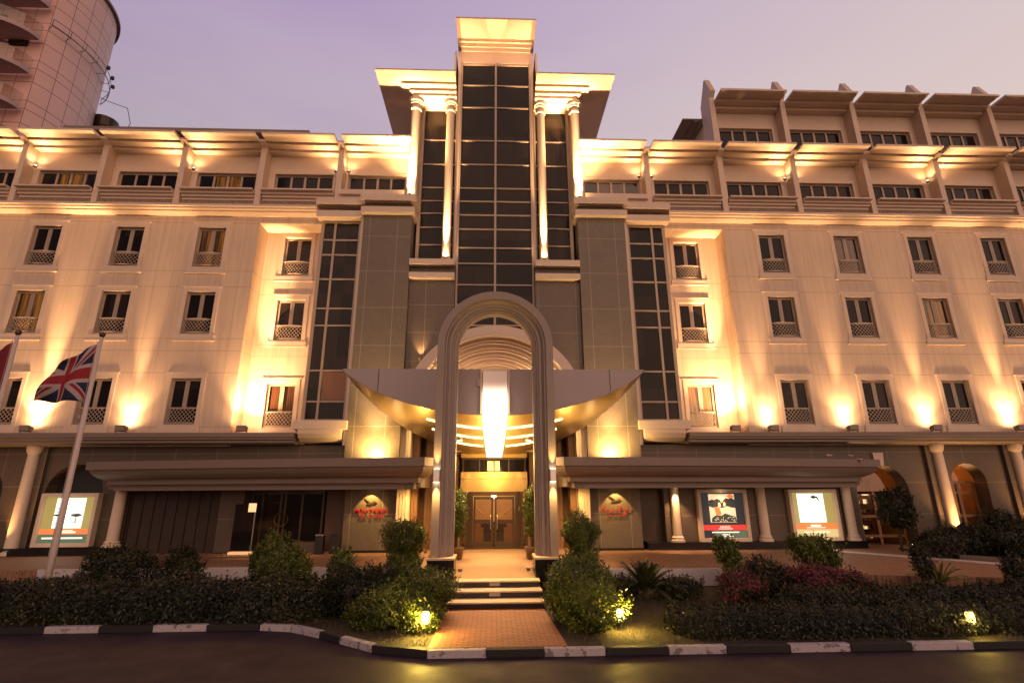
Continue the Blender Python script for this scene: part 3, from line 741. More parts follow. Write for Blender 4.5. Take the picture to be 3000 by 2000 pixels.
for u in (-1.52, -.72, 0, .72, 1.52): f.box(CX+u-.025, CX+u+.025, 26.12, 26.25, 4.15, 4.78)
f.box(CX-1.55, CX+1.55, 26.11, 26.26, 4.74, 4.82); build(f, 'frame', M['bronze'], o)
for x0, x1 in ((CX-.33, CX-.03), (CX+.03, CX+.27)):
    build(MB().box(x0, x1, 26.17, 26.19, 4.20, 4.66), 'lit_pane', glow('reflected_lamp_pane', (1,.70,.22), 1.0), o)  # a lamp's reflection put in as glowing panes
# the lobby behind the doors, then the doors
lob = MB(); lob.box(CX-1.7, CX+1.7, 29.4, 29.5, .64, 3.3); lob.box(CX-1.75, CX-1.7, 26.5, 29.4, .64, 3.3); lob.box(CX+1.7, CX+1.75, 26.5, 29.4, .64, 3.3); lob.box(CX-1.7, CX+1.7, 26.5, 29.4, 3.25, 3.3)
hb('lobby_wall', lob, mat('lobby_panelling', (.40,.24,.10), .5, noise=.2, nscale=3))
hb('lobby_counter', MB().box(CX-1.3, CX+1.3, 28.5, 29.0, .645, 1.72), 'dark_frame')  # block added only to make the lower door panes look dark
stc = MB()
for s in (-1, 1):
    for i in range(8):
        a, b = sorted(mir(1.65-.14*i, 1.51-.14*i, s)); stc.box(a, b, 28.2, 29.2, .66, 2.62-.17*i)
    p = [(CX+s*1.6, 28.15, 3.0), (CX+s*.5, 28.15, 2.05)]; stc.tube(p, .03, 6)
    for i in range(9):
        q = i/9; stc.tube([(CX+s*(1.6-1.1*q), 28.15, 3.0-.95*q), (CX+s*(1.6-1.1*q), 28.15, 2.55-1.0*q)], .012, 4)
hb('lobby_stairs', stc, 'wood')
lob_l = MB(); lob_l.lathe(CX, 28.0, [(.03,3.1),(.13,3.02),(.15,2.94),(.06,2.88)], 12); hb('chandelier', lob_l, glow('lit_crystal', (1,.75,.4), 6))
point('lobby_light', H, (CX, 27.4, 2.9), 26, WARM2, .3)
for s, nm in ((-1, 'a'), (1, 'b')):
    d = MB(); a, b = sorted(mir(.03, .98, s))
    for x0, x1, z0, z1 in ((a, a+.10, .72, 2.98), (b-.10, b, .72, 2.98), (a+.10, b-.10, .72, .95), (a+.10, b-.10, 1.75, 1.93), (a+.10, b-.10, 2.86, 2.98)): d.box(x0, x1, 26.2, 26.27, z0, z1)
    o = hb('door', d, 'bronze')
    build(MB().box(a+.10, b-.10, 26.23, 26.24, .95, 1.75).box(a+.10, b-.10, 26.23, 26.24, 1.93, 2.86), 'pane', M['clear'], o)
    xh = CX+s*.16; build(MB().tube([(xh,26.2,1.5),(xh,26.1,1.52),(xh,26.1,2.1),(xh,26.2,2.12)], .018, 8), 'handle', M['steel'], o)
df = MB()
for s in (-1, 1):
    a, b = sorted(mir(1.0, 1.12, s)); df.box(a, b, 26.12, 26.4, .70, 3.215); a, b = sorted(mir(1.30, 1.40, s)); df.box(a, b, 26.08, 26.4, .70, 3.215)
    a, b = sorted(mir(1.5, 1.62, s)); df.box(a, b, 26.08, 26.4, .70, 3.215); a, b = sorted(mir(1.121, 1.299, s)); df.box(a, b, 26.3, 26.4, .70, 3.215)
df.box(CX-1.0, CX+1.0, 26.12, 26.4, 3.03, 3.21); df.box(CX-1.75, CX+1.75, 25.9, 26.6, .641, .70); hb('door_frame', df, 'bronze')
ld = MB(); 
for u in (-.55, .55): ld.box(CX+u-.1, CX+u+.1, 26.02, 26.1, 3.20, 3.218)
# shopfronts under the porch roof, left: dark screens, granite pier, dark glass doors
sf = MB(); sf.box(-16.5, -12.35, 25.35, 25.5, .64, 3.4); hb('screen_wall', sf, mat('dark_slatted_screen', (.035,.022,.020), .6, noise=.35, nscale=2))
ms = MB()
for i in range(9): ms.box(-16.4+i*.5, -16.36+i*.5, 25.30, 25.35, .70, 3.4)
hb('screen_slat', ms, 'dark_frame')
hb('granite_panel', MB().box(-12.3, -11.25, 25.0, 25.6, .70, 3.4), 'granite2')
sg = MB(); sg.box(-11.2, -7.75, 25.5, 25.56, .66, 3.4); o = hb('shop_glass', sg, 'glass'); f = MB()
for x in (-11.05, -10.55, -9.72, -9.52, -8.75, -7.8): f.box(x-.05, x+.05, 25.38, 25.5, .66, 3.4)
f.box(-11.1, -7.8, 25.40, 25.49, 3.15, 3.3); build(f, 'frame', M['dark_frame'], o)
rg = MB(); rg.tube([(-9.62+.30*math.cos(a), 25.33, 2.05+.30*math.sin(a)) for a in [i*math.pi/16 for i in range(33)]], .022, 6); rg.tube([(-9.72,25.34,1.85),(-9.55,25.34,2.25)], .015, 5); rg.tube([(-9.66,25.34,2.28),(-9.66,25.34,1.84)], .015, 5); rg.tube([(-9.54,25.34,2.26),(-9.48,25.34,1.88)], .015, 5)
build(rg, 'door_ring', M['bronze'], o)
hb('side_wall', MB().box(-7.7, -6.72, 25.55, 25.7, .66, 3.4), mat('dark_brown_panel', (.10,.05,.035), .5))
hb('planter_box', MB().box(-8.75, -7.75, 24.6, 25.1, .642, 1.12), 'granite2')
# right: dark recess, granite, half columns
hb('recess_back', MB().box(6.95, 8.05, 25.55, 25.7, .97, 3.4), 'dark_frame')
for a, b in ((8.05, 9.5), (11.9, 13.85), (16.25, 16.5)): hb('granite_panel', MB().box(a, b, 25.1, 25.6, .97, 3.45), 'granite2')
hb('granite_panel', MB().box(9.5, 11.9, 25.12, 25.6, .97, 3.45), 'granite2'); hb('granite_panel', MB().box(13.85, 16.25, 25.12, 25.6, .97, 3.45), 'granite2')
for x, y, r_ in ((8.52, 25.0, .21), (12.62, 25.0, .22), (16.75, 25.0, .22), (-16.72, 25.0, .24)):
    c = MB(); c.lathe(x, y, [(r_*1.5,.965),(r_*1.5,1.05),(r_*1.2,1.10),(r_*1.3,1.16),(r_,1.24),(r_*.92,3.4)], 24); o = hb('half_column', c, 'trim', smooth=True); o.data.set_sharp_from_angle(angle=R(20))
# tall half columns between the arches
for x in (-21.0, 21.72, 25.7, -25.5):
    c = MB(); c.lathe(x, 25.05, [(.36,.66),(.36,.80),(.29,.86),(.26,1.0),(.26,1.02),(.22,4.93),(.22,4.95),(.28,5.05),(.32,5.2),(.32,5.36)], 28); o = hb('half_column', c, 'trim', smooth=True); o.data.set_sharp_from_angle(angle=R(20))
    p = MB(); p.box(x-.52, x+.52, 25.12, 25.31, .66, 5.36); hb('pilaster', p, 'granite2')
# what stands in the arches: glazed doors with warm light behind
def arch_door(xc, hw, zs, lit):
    y = 26.03
    back = MB(); back.box(xc-hw-.4, xc+hw+.4, 28.4, 28.5, .64, 5.0); back.box(xc-hw-.4, xc-hw-.3, y, 28.4, .64, 5.0); back.box(xc+hw+.3, xc+hw+.4, y, 28.4, .64, 5.0); back.box(xc-hw-.4, xc+hw+.4, y, 28.4, 4.95, 5.0)
    hb('arch_room', back, mat('ochre_room_wall', (.42,.20,.05), .7, noise=.15))
    f = MB()
    for a, b in ((xc-hw, xc-hw+.12), (xc+hw-.12, xc+hw), (xc-.07, xc+.07)): f.box(a, b, y, y+.1, .66, zs)
    for z in (1.0, 1.9, 3.0, zs-.08): f.box(xc-hw+.12, xc+hw-.12, y+.002, y+.098, z, z+.12)
    o = hb('arch_door', f, 'wood'); g = MB(); g.box(xc-hw, xc+hw, y+.05, y+.06, .66, zs+hw); build(g, 'pane', M['clear'], o)
    if lit:
        sh = MB()
        for i in range(5): sh.box(xc-hw+.1, xc+hw-.1, 28.0, 28.35, 1.2+i*.42, 1.24+i*.42)
        build(sh, 'shelf', M['wood'], o)
        sp_ = MB(); rr = random.Random(int(xc*10))
        for i in range(5):
            xx = xc-hw+.15
            while xx < xc+hw-.2:
                w = rr.uniform(.05,.16); h = rr.uniform(.08,.28); sp_.box(xx, xx+w, 28.05, 28.15, 1.242+i*.42, 1.242+i*.42+h, mi=rr.randrange(3)); xx += w+rr.uniform(.03,.12)
        build(sp_, 'shelf_display', [M['trim'], M['black'], glow('lit_display', (1,.75,.45), 1.6)], o)
        point('room_light', H, (xc-.3, 27.6, 4.6), lit, WARM, .2)
arch_door(*ARCH[1][:3], 14); arch_door(*ARCH[2][:3], 30); arch_door(*ARCH[4][:3], 12)
for xc, hw, zs, _ in (ARCH[0], ARCH[3]): hb('arch_infill', MB().box(xc-hw, xc+hw, 25.95, 26.1, .64, zs+hw), 'black')
spot('arch_uplight', H, (CX+23.0, 25.65, 3.6), (CX+22.95, 25.8, 4.4), 30, 130, .8, WARM); spot('arch_uplight', H, (CX+18.5, 25.65, 3.4), (CX+18.5, 25.8, 4.4), 26, 130, .8, WARM)
for xc in (CX+18.75,): hb('keystone', MB().prism([(xc-.2,4.36),(xc+.2,4.36),(xc+.27,4.95),(xc-.27,4.95)], 'y', 25.18, 25.32), 'trim')
# --- porch roof: two swept wings with cove and bands
def py(u): return 21.0+2.55*max(0, (u-2.6)/15.0)**1.35
prof = [(0,4.53),(0,4.20),(.10,4.19),(.13,4.10),(.22,3.98),(.38,3.86),(.60,3.78),(.66,3.77),(.66,3.58),(.86,3.57),(.86,3.50),(.88,3.49),(.88,3.33),(1.25,3.33),(1.25,4.53)]
for s in (-1, 1):
    us_ = [2.75, 4.6, 6.5, 8.5, 10.5, 12.5, 14.5, 16.4, 17.55]
    path = [(CX+s*2.30, 22.3), (CX+s*2.42, 21.45)]+[(CX+s*u, py(u)) for u in us_]+[(CX+s*17.6, 25.2)]
    if s > 0: path = path[::-1]
    path = path[::-1] if s > 0 else path
    # inward must be to the right of travel
    pth = path if s > 0 else path
    mb = MB(); mb.sweep(pth if s > 0 else pth, [(-d if s > 0 else d, z) for d, z in prof])
    poly = [(p[0], p[1]) for p in path[1:]]+[(CX+s*2.5, 25.25)]
    # deck and soffit slab filling the inside
    ins = []
    for u in [2.9]+us_[1:-1]+[17.0]: ins.append((CX+s*u, py(u)+.95))
    slab = [(CX+s*3.0, 22.0)]+ins[1:]+[(CX+s*16.9, 25.28), (CX+s*3.0, 25.28)]
    mb.prism(slab, 'z', 3.40, 4.42); hb('porch_roof', mb, 'grey_trim')

# ------------------------------------------------------------------ lamps on the building
def floodlight(x, y, z, label, power, beam, tilt=.25, group='floodlights standing along the ledge'):
    t = thing('floodlight', label, 'floodlight', (x, y, z), group)
    b = MB(); b.prism([(y-.14,z+.10),(y+.12,z+.08),(y+.15,z+.29),(y-.14,z+.35)], 'x', x-.21, x+.21); build(b, 'housing', M['lamp_body'], t)
    k = MB(); k.box(x-.25, x-.215, y-.03, y+.03, z, z+.26); k.box(x+.215, x+.25, y-.03, y+.03, z, z+.26); k.box(x-.25, x+.25, y-.03, y+.03, z, z+.02); build(k, 'bracket', M['lamp_body'], t)
    g = MB(); g.prism([(y-.11,z+.345),(y+.13,z+.297),(y+.13,z+.302),(y-.11,z+.350)], 'x', x-.18, x+.18); build(g, 'lens', M['bulb'], t)
    d_ = 25.0-y if tilt < .3 else 26.05-y
    spot('wash', t, (x, y+.06, z+.36), (x, y+.06+.55, z+1.35), power*.38, 168, 1.0, WARM, .14)
    spot('mid_beam', t, (x, y+.04, z+.40), (x, y+d_*.9, z+3.2), beam*1.25, 92, 1.0, WARM, .12)
    spot('beam', t, (x, y, z+.42), (x, y+d_*1.15, z+9.5), beam*1.15, 19, 1.0, WARM, .10)
yl = 24.52
FL = [(-25.4,'floodlight under the first guest windows, partly cut off beyond the maroon flag',85,1100),(-21.2,'floodlight on the ledge by the maroon flag pole',85,1800),(-16.98,'floodlight on the ledge just beside the union flag pole',80,700),(-11.6,'bright floodlight washing the recessed bay on the flagpole side',200,3400),
      (11.65,'bright floodlight washing the recessed bay on the lit poster side',200,3400),(13.45,'floodlight on the corner between recess and outer wall, poster side',70,500),(17.35,'floodlight between the first two window columns past the recess, poster side',75,620),(21.5,'floodlight between the second and third window columns, poster side',68,760),(25.75,'floodlight between the last window columns near the amber arch',80,1050),(29.9,'floodlight past the last window column over the amber arch',75,900)]
for x, lab, p, b in FL:
    if abs(abs(x)-11.6) < .1: floodlight(x, 24.62, 5.862, lab, p, b, .42)
    else: floodlight(x, yl, 5.862, lab, p, b, .20)
# small twin lamps on alternate fins
names = {(-1,0): 'small wall lamp on the fin beside the tower, flagpole side', (-1,2): 'small wall lamp on the third fin out, above amber curtained windows', (-1,4): 'small wall lamp on the fifth fin out over the flags',
         (1,0): 'small wall lamp on the fin beside the tower, poster side', (1,2): 'small wall lamp on the third fin out, poster side', (1,4): 'small wall lamp on the fifth fin out, above the amber arches'}
for s in (-1, 1):
    for k in (0, 2, 4):
        xf = CX+s*FU[k]; z = 20.35; t = thing('wall_lamp', names[(s, k)], 'wall lamp', (xf, 25.3, z), 'twin lamps on the top storey fins')
        for d in (-1, 1):
            x = xf+d*.36; b = MB(); b.tube([(xf+d*.151,25.45,z),(x,25.42,z)], .018, 6); b.lathe(x, 25.42, [(.05,z-.06),(.09,z),(.10,z+.05)], 12); build(b, 'fitting', M['lamp_body'], t)
            c = MB(); c.lathe(x, 25.42, [(.085,z+.052),(.06,z+.085),(.02,z+.10)], 12); build(c, 'bulb', M['bulb'], t)
            big = (d == -s)
            spot('glow', t, (x, 25.38, z+.16), (x+d*.3, 25.1, z+1.3), 42, 150, 1.0, WARM, .05)
            spot('aimed_glow', t, (x, 25.36, z+.16), (x+d*.95, 24.75, z+1.3), 400, 92, 1.0, WARM, .05)
for s in (-1, 1): spot('roof_light', H, (CX+s*1.9, 23.7, 25.3), (CX+s*.9, 24.4, 29), 420, 80, 1, (1,.50,.25), .1)
# lamps at the column feet lighting the winged roofs
for s in (-1, 1):
    side = 'flagpole side' if s < 0 else 'poster side'
    for u, y, z, nm in ((4.48, 24.14, 18.125, 'outer roof column'), (2.55, 24.34, 14.605, 'inner glass-front column')):
        x = CX+s*u; t = thing('column_uplight', f'small uplight at the foot of the {nm}, {side}', 'uplight', (x, y, z), 'uplights at the column feet')
        b = MB(); b.lathe(x, y, [(.07,z),(.09,z+.02),(.09,z+.12),(.07,z+.13)], 14); build(b, 'housing', M['lamp_body'], t)
        b = MB(); b.lathe(x, y, [(.065,z+.131),(.03,z+.145)], 14); build(b, 'lens', M['bulb'], t)
        spot('column_glow', t, (x, y-.02, z+.22), (x, y+.30, z+1.4), 160, 150, 1, (1,.58,.24), .05)
        if nm[0] == 'o':
            spot('shaft_beam', t, (x, y-.10, z+.22), (x, y+.60, z+5.0), 15000, 36, 1, (1,.58,.24), .05)
            spot('roof_beam', t, (x+s*.3, y-.1, z+.25), (CX+s*4.4, y-.35, z+7), 6500, 96, .8, (1,.55,.22), .06)
        else: spot('shaft_beam', t, (x, y-.10, z+.22), (x, y+.55, z+8), 20000, 22, 1, (1,.58,.24), .05)
# uplights on the porch roof washing the piers, and the small one on the granite panel
for s in (-1, 1):
    side = 'flagpole side' if s < 0 else 'poster side'; x = CX+s*5.45
    t = thing('pier_uplight', f'uplight on the porch roof washing the granite pier, {side}', 'uplight', (x, 23.6, 4.43), 'uplights on the porch roof')
    b = MB(); b.prism([(23.5,4.45),(23.8,4.45),(23.85,4.62),(23.5,4.66)], 'x', x-.2, x+.2); build(b, 'housing', M['lamp_body'], t); b = MB(); b.prism([(23.52,4.664),(23.83,4.628),(23.83,4.634),(23.52,4.67)], 'x', x-.18, x+.18); build(b, 'lens', M['bulb'], t)
    spot('pier_wash', t, (x, 23.72, 4.74), (x, 24.5, 5.45), 1250, 165, 1.0, (1,.60,.18), .2)
    spot('high_beam', t, (x, 23.6, 4.80), (x, 24.5, 10), 420, 60, 1.0, (1,.62,.26), .15)
t = thing('panel_uplight', 'small uplight glowing on the granite panel above the vault', 'uplight', (-3.52, 24.35, 9.32))
b = MB(); b.lathe(-3.52, 24.42, [(.05,9.3),(.08,9.33),(.08,9.44)], 12); b.box(-3.55,-3.49,24.45,24.62,9.34,9.38); build(b, 'housing', M['lamp_body'], t)
spot('beam', t, (-3.52, 24.42, 9.50), (-3.52, 24.60, 10.3), 38, 70, 1.0, WARM, .05)
for vx, vy, vp in ((-1.5, 23.6, 11), (1.5, 23.6, 11), (0, 24.75, 9), (-2.4, 22.5, 5), (2.4, 22.5, 5)): point('vault_light', H, (CX+vx, vy, 8.0), vp, WARM2, .08)
# light under the entrance canopy
for u in (-3.4, 3.4): spot('canopy_light', H, (CX+u, 21.2, 4.7), (CX+u*1.12, 20.6, 7.3), 120, 110, 1, YEL, .2)
spot('canopy_light', H, (CX, 24.0, 3.0), (CX, 25.4, 4.8), 90, 100, 1, YEL, .4)
spot('canopy_light', H, (CX, 22.0, 3.0), (CX, 21.8, 6.0), 480, 120, 1, YEL, .5)
for u in (-.9, .9): spot('steps_fill', H, (CX+u, 20.3, 5.85), (CX+u*.9, 17.0, .4), 1500, 56, 1, (1,.56,.20), .3)  # added spots without fittings, extra warm light for the steps
spot('steps_fill', H, (CX, 19.6, 6.2), (CX, 14.2, .2), 700, 40, 1, (1,.50,.22), .4)
dl = 0
for x, y, where in ((-1.40,22.6,'in the gold soffit, inner one by the lobby door, flagpole side'),(-1.75,21.6,'in the gold soffit, outer one behind the arch leg, flagpole side'),(1.55,22.6,'in the gold soffit, inner one by the lobby door, poster side'),(1.9,21.6,'in the gold soffit, outer one behind the arch leg, poster side')):
    u = x-CX; tt = (y-20.06)/(by(u)-20.06); z = sp(u, tt)[2]-.03
    t = thing('downlight', 'round downlight '+where, 'downlight', (x, y, z), 'downlights in the gold soffit'); b = MB(); b.lathe(x, y, [(.12,z-.02),(.13,z),(.13,z+.04)], 16); build(b, 'rim', M['steel'], t)
    b = MB(); b.lathe(x, y, [(.10,z-.03),(.105,z-.024)], 16); build(b, 'lens', M['bulb_small'], t)
    spot('beam', t, (x, y, z-.08), (x, y+.3, 0), 130, 100, .9, WARM2, .1)
for u in (-1.22, 1.22): spot('door_streak', H, (CX+u, 25.97, 4.40), (CX+u, 26.12, 3.2), 26, 34, .7, YEL, .03)  # added spots, their streaks stand for reflections in the gold panel
spot('door_streak', H, (CX, 25.90, 4.62), (CX, 26.12, 3.3), 60, 34, .5, YEL, .06)
point('entrance_fill', H, (CX, 21.4, 4.4), 75, YEL, .4)
for s in (-1, 1): spot('pillar_wash', H, (CX+s*3.2, 23.9, 3.2), (CX+s*4.1, 24.7, 1.8), 60, 120, 1, YEL, .2)

# ------------------------------------------------------------------ the free-standing portal arch
A = thing('entrance_arch', 'tall free-standing fluted stone arch on black plinths before the entrance', 'arch', (CX, 17.6, .64))
prof_a = [(2.03,18.5),(2.03,17.60),(1.78,17.60),(1.76,17.70),(1.70,17.70),(1.69,17.76),(1.62,17.84),(1.54,17.84),(1.53,17.92),(1.47,17.92),(1.46,18.0),(1.38,18.02),(1.37,18.1),(1.345,18.1),(1.345,18.5)]
SP = 8.17; frames = []
frames += [('l', z) for z in (1.22, SP)]
frames += [('a', math.pi-math.pi*i/40) for i in range(1, 40)]
frames += [('r', z) for z in (SP, 1.22)]
mb = MB(); n = len(prof_a)
for k, v in frames:
    for r_, y in prof_a:
        if k == 'l': mb.v.append((CX-r_, y, v))
        elif k == 'r': mb.v.append((CX+r_, y, v))
        else: mb.v.append((CX+r_*math.cos(v), y, SP+r_*math.sin(v)))
for i in range(len(frames)-1):
    for j in range(n):
        j2 = (j+1) % n; mb.f.append((i*n+j, i*n+j2, (i+1)*n+j2, (i+1)*n+j)); mb.m.append(0)
mb.f.append(tuple(range(n))); mb.f.append(tuple(range((len(frames)-1)*n, len(frames)*n))[::-1]); mb.m += [0, 0]
build(mb, 'moulded_arch', mat('pinkish_stone_arch', (.25,.20,.185), .5, noise=.10, nscale=2.2, bump=.05), A)
for s in (-1, 1):
    a, b = sorted(mir(1.27, 2.12, s)); build(MB().box(a, b, 17.50, 18.62, .645, 1.155), 'plinth', M['black_granite'], A, bevel=.012)
    build(MB().box(a-.02, b+.02, 17.48, 18.64, 1.158, 1.216), 'plinth_cap', M['tread'], A)
for s in (-1, 1):
    x = CX+s*1.905; z = 3.72; side = 'flagpole side' if s < 0 else 'poster side'
    t = thing('wall_sconce', f'grey box sconce glowing up and down the arch leg, {side}', 'sconce', (x, 17.6, z), 'sconces on the arch legs')
    build(MB().box(x-.10, x+.10, 17.42, 17.595, z-.20, z+.20), 'housing', M['steel'], t, bevel=.01)
    build(MB().box(x-.085, x+.085, 17.44, 17.59, z-.206, z-.2005).box(x-.085, x+.085, 17.44, 17.59, z+.2005, z+.206), 'lens', M['bulb'], t)
    spot('down_beam', t, (x, 17.50, z-.24), (x, 17.60, z-2.2), 45, 55, 1, YEL, .04); spot('up_beam', t, (x, 17.50, z+.24), (x, 17.60, z+2.2), 30, 50, 1, YEL, .04)
    # light lines on the inner edge of the legs
    t2 = thing('garden_spike_light', f'small ground light at the back of the arch leg, {side}', 'uplight', (CX+s*1.15, 18.9, .645), 'lights behind the arch legs'); b = MB(); b.lathe(CX+s*1.15, 18.9, [(.06,.645),(.07,.66),(.07,.74)], 12); build(b, 'housing', M['lamp_body'], t2)
    spot('beam', t2, (CX+s*1.15, 18.9, .82), (CX+s*1.34, 18.35, 4.5), 110, 40, 1, YEL, .04)

# ------------------------------------------------------------------ signs and lettering
M['bird'] = mat('dark_bird_emblem', (.04,.025,.01), .5)
def text(body, size, loc, parent, name, m, extrude=.012, align='CENTER', sx=1, sy=1):
    c = bpy.data.curves.new(name, 'FONT'); c.body = body; c.size = size; c.extrude = extrude; c.align_x = align; c.align_y = 'BOTTOM_BASELINE'; c.space_character = 1.0; c.offset = .003
    c.materials.append(m); o = bpy.data.objects.new(name, c); o.rotation_euler = (R(90), 0, 0); o.scale = (sx, sy, 1); link(o, parent, loc); bpy.context.view_layer.update()
    me = bpy.data.meshes.new_from_object(o.evaluated_get(bpy.context.evaluated_depsgraph_get())); n = bpy.data.objects.new(name, me); n.rotation_euler = o.rotation_euler; n.scale = o.scale
    bpy.data.objects.remove(o); return link(n, parent, loc)
for s in (-1, 1):
    xc = CX+s*5.62 if s > 0 else CX-5.60; y = 24.84
    lab = 'red latin letter hotel sign with dark bird on the spotlit granite wall' if s < 0 else 'red arabic letter hotel sign with dark bird on the spotlit granite wall'
    t = thing('hotel_sign', lab, 'sign', (xc, 24.9, 2.3), 'hotel name signs')
    if s < 0:
        text('MÖV', .30, (xc-.11, y, 2.31), t, 'lettering', M['red_letters'], align='RIGHT', sx=.92); text('NPICK', .30, (xc+.12, y, 2.31), t, 'lettering', M['red_letters'], align='LEFT', sx=.84)
        text('E', .60, (xc+.0, y, 2.13), t, 'tall_letter', M['red_letters'], sx=.42)
        text('BUR', .17, (xc-.18, y, 2.12), t, 'lettering', M['red_letters'], align='RIGHT', sx=.95); text('DUBAI', .17, (xc+.16, y, 2.12), t, 'lettering', M['red_letters'], align='LEFT', sx=.95)
        bz0 = 2.66
    else:
        text('\uFEDA\u0640\uFEF4\u0640\uFE92\u0640\uFEE8\u0640\uFB6C \uFEEE\u0640\uFEE3', .34, (xc, y, 2.34), t, 'lettering', M['red_letters'], sx=.86)
        text('\uFEF2\u0640\uFE91\uFEA9 \uFEAE\u0640\uFE91 \uFED5\uFEAA\uFEE8\uFED3', .19, (xc, y, 2.14), t, 'lettering', M['red_letters'], sx=.95)
        bz0 = 2.70
    e = MB(); dx = xc-.02
    bz1 = bz0+.05
    e.prism([(dx-.29,bz1+.24),(dx-.22,bz1+.25),(dx-.10,bz1+.14),(dx+.03,bz1+.06),(dx+.10,bz1+.09),(dx+.19,bz1+.13),(dx+.27,bz1+.10),(dx+.24,bz1+.05),(dx+.15,bz1+.01),(dx+.02,bz1-.02),(dx-.16,bz1-.03),(dx-.17,bz1+.01),(dx-.04,bz1+.03),(dx-.16,bz1+.13)], 'y', 24.83, 24.86); build(e, 'bird', M['bird'], t)
    p = MB(); p.box(xc-.5, xc-.47, 24.86, 24.9, 2.40, 2.43); p.box(xc+.47, xc+.5, 24.86, 24.9, 2.40, 2.43); build(p, 'fixing', M['steel'], t)
    spot('sign_light', t, (xc, 24.45, 3.30), (xc, 24.9, 2.35), 75, 84, .25, YEL, .02)
    dlx = thing('porch_downlight', 'round downlight in the porch ceiling over the '+('latin' if s < 0 else 'arabic')+' hotel sign', 'downlight', (xc, 24.45, 3.36), 'downlights in the porch ceiling'); b = MB(); b.lathe(xc, 24.45, [(.06,3.365),(.075,3.37),(.075,3.398)], 14); build(b, 'rim', M['bulb_small'], dlx)
for x, y, lab in ((-10.2, 24.2, 'round downlight in the porch ceiling over the ring door'), (-8.4, 24.3, 'round downlight in the porch ceiling over the dark shop glass'), (8.5, 24.5, 'round downlight in the porch ceiling over the first half column'), (10.65, 24.55, 'round downlight in the porch ceiling above the dark poster')):
    t = thing('porch_downlight', lab, 'downlight', (x, y, 3.36), 'downlights in the porch ceiling'); b = MB(); b.lathe(x, y, [(.07,3.365),(.085,3.37),(.085,3.398)], 14); build(b, 'rim', M['bulb_small'], t)
    spot('beam', t, (x, y, 3.32), (x, y+.35, 1.2), {-10.2: 30, -8.4: 14, 8.5: 55, 10.65: 20}[x], 80, .6, WARM, .04)

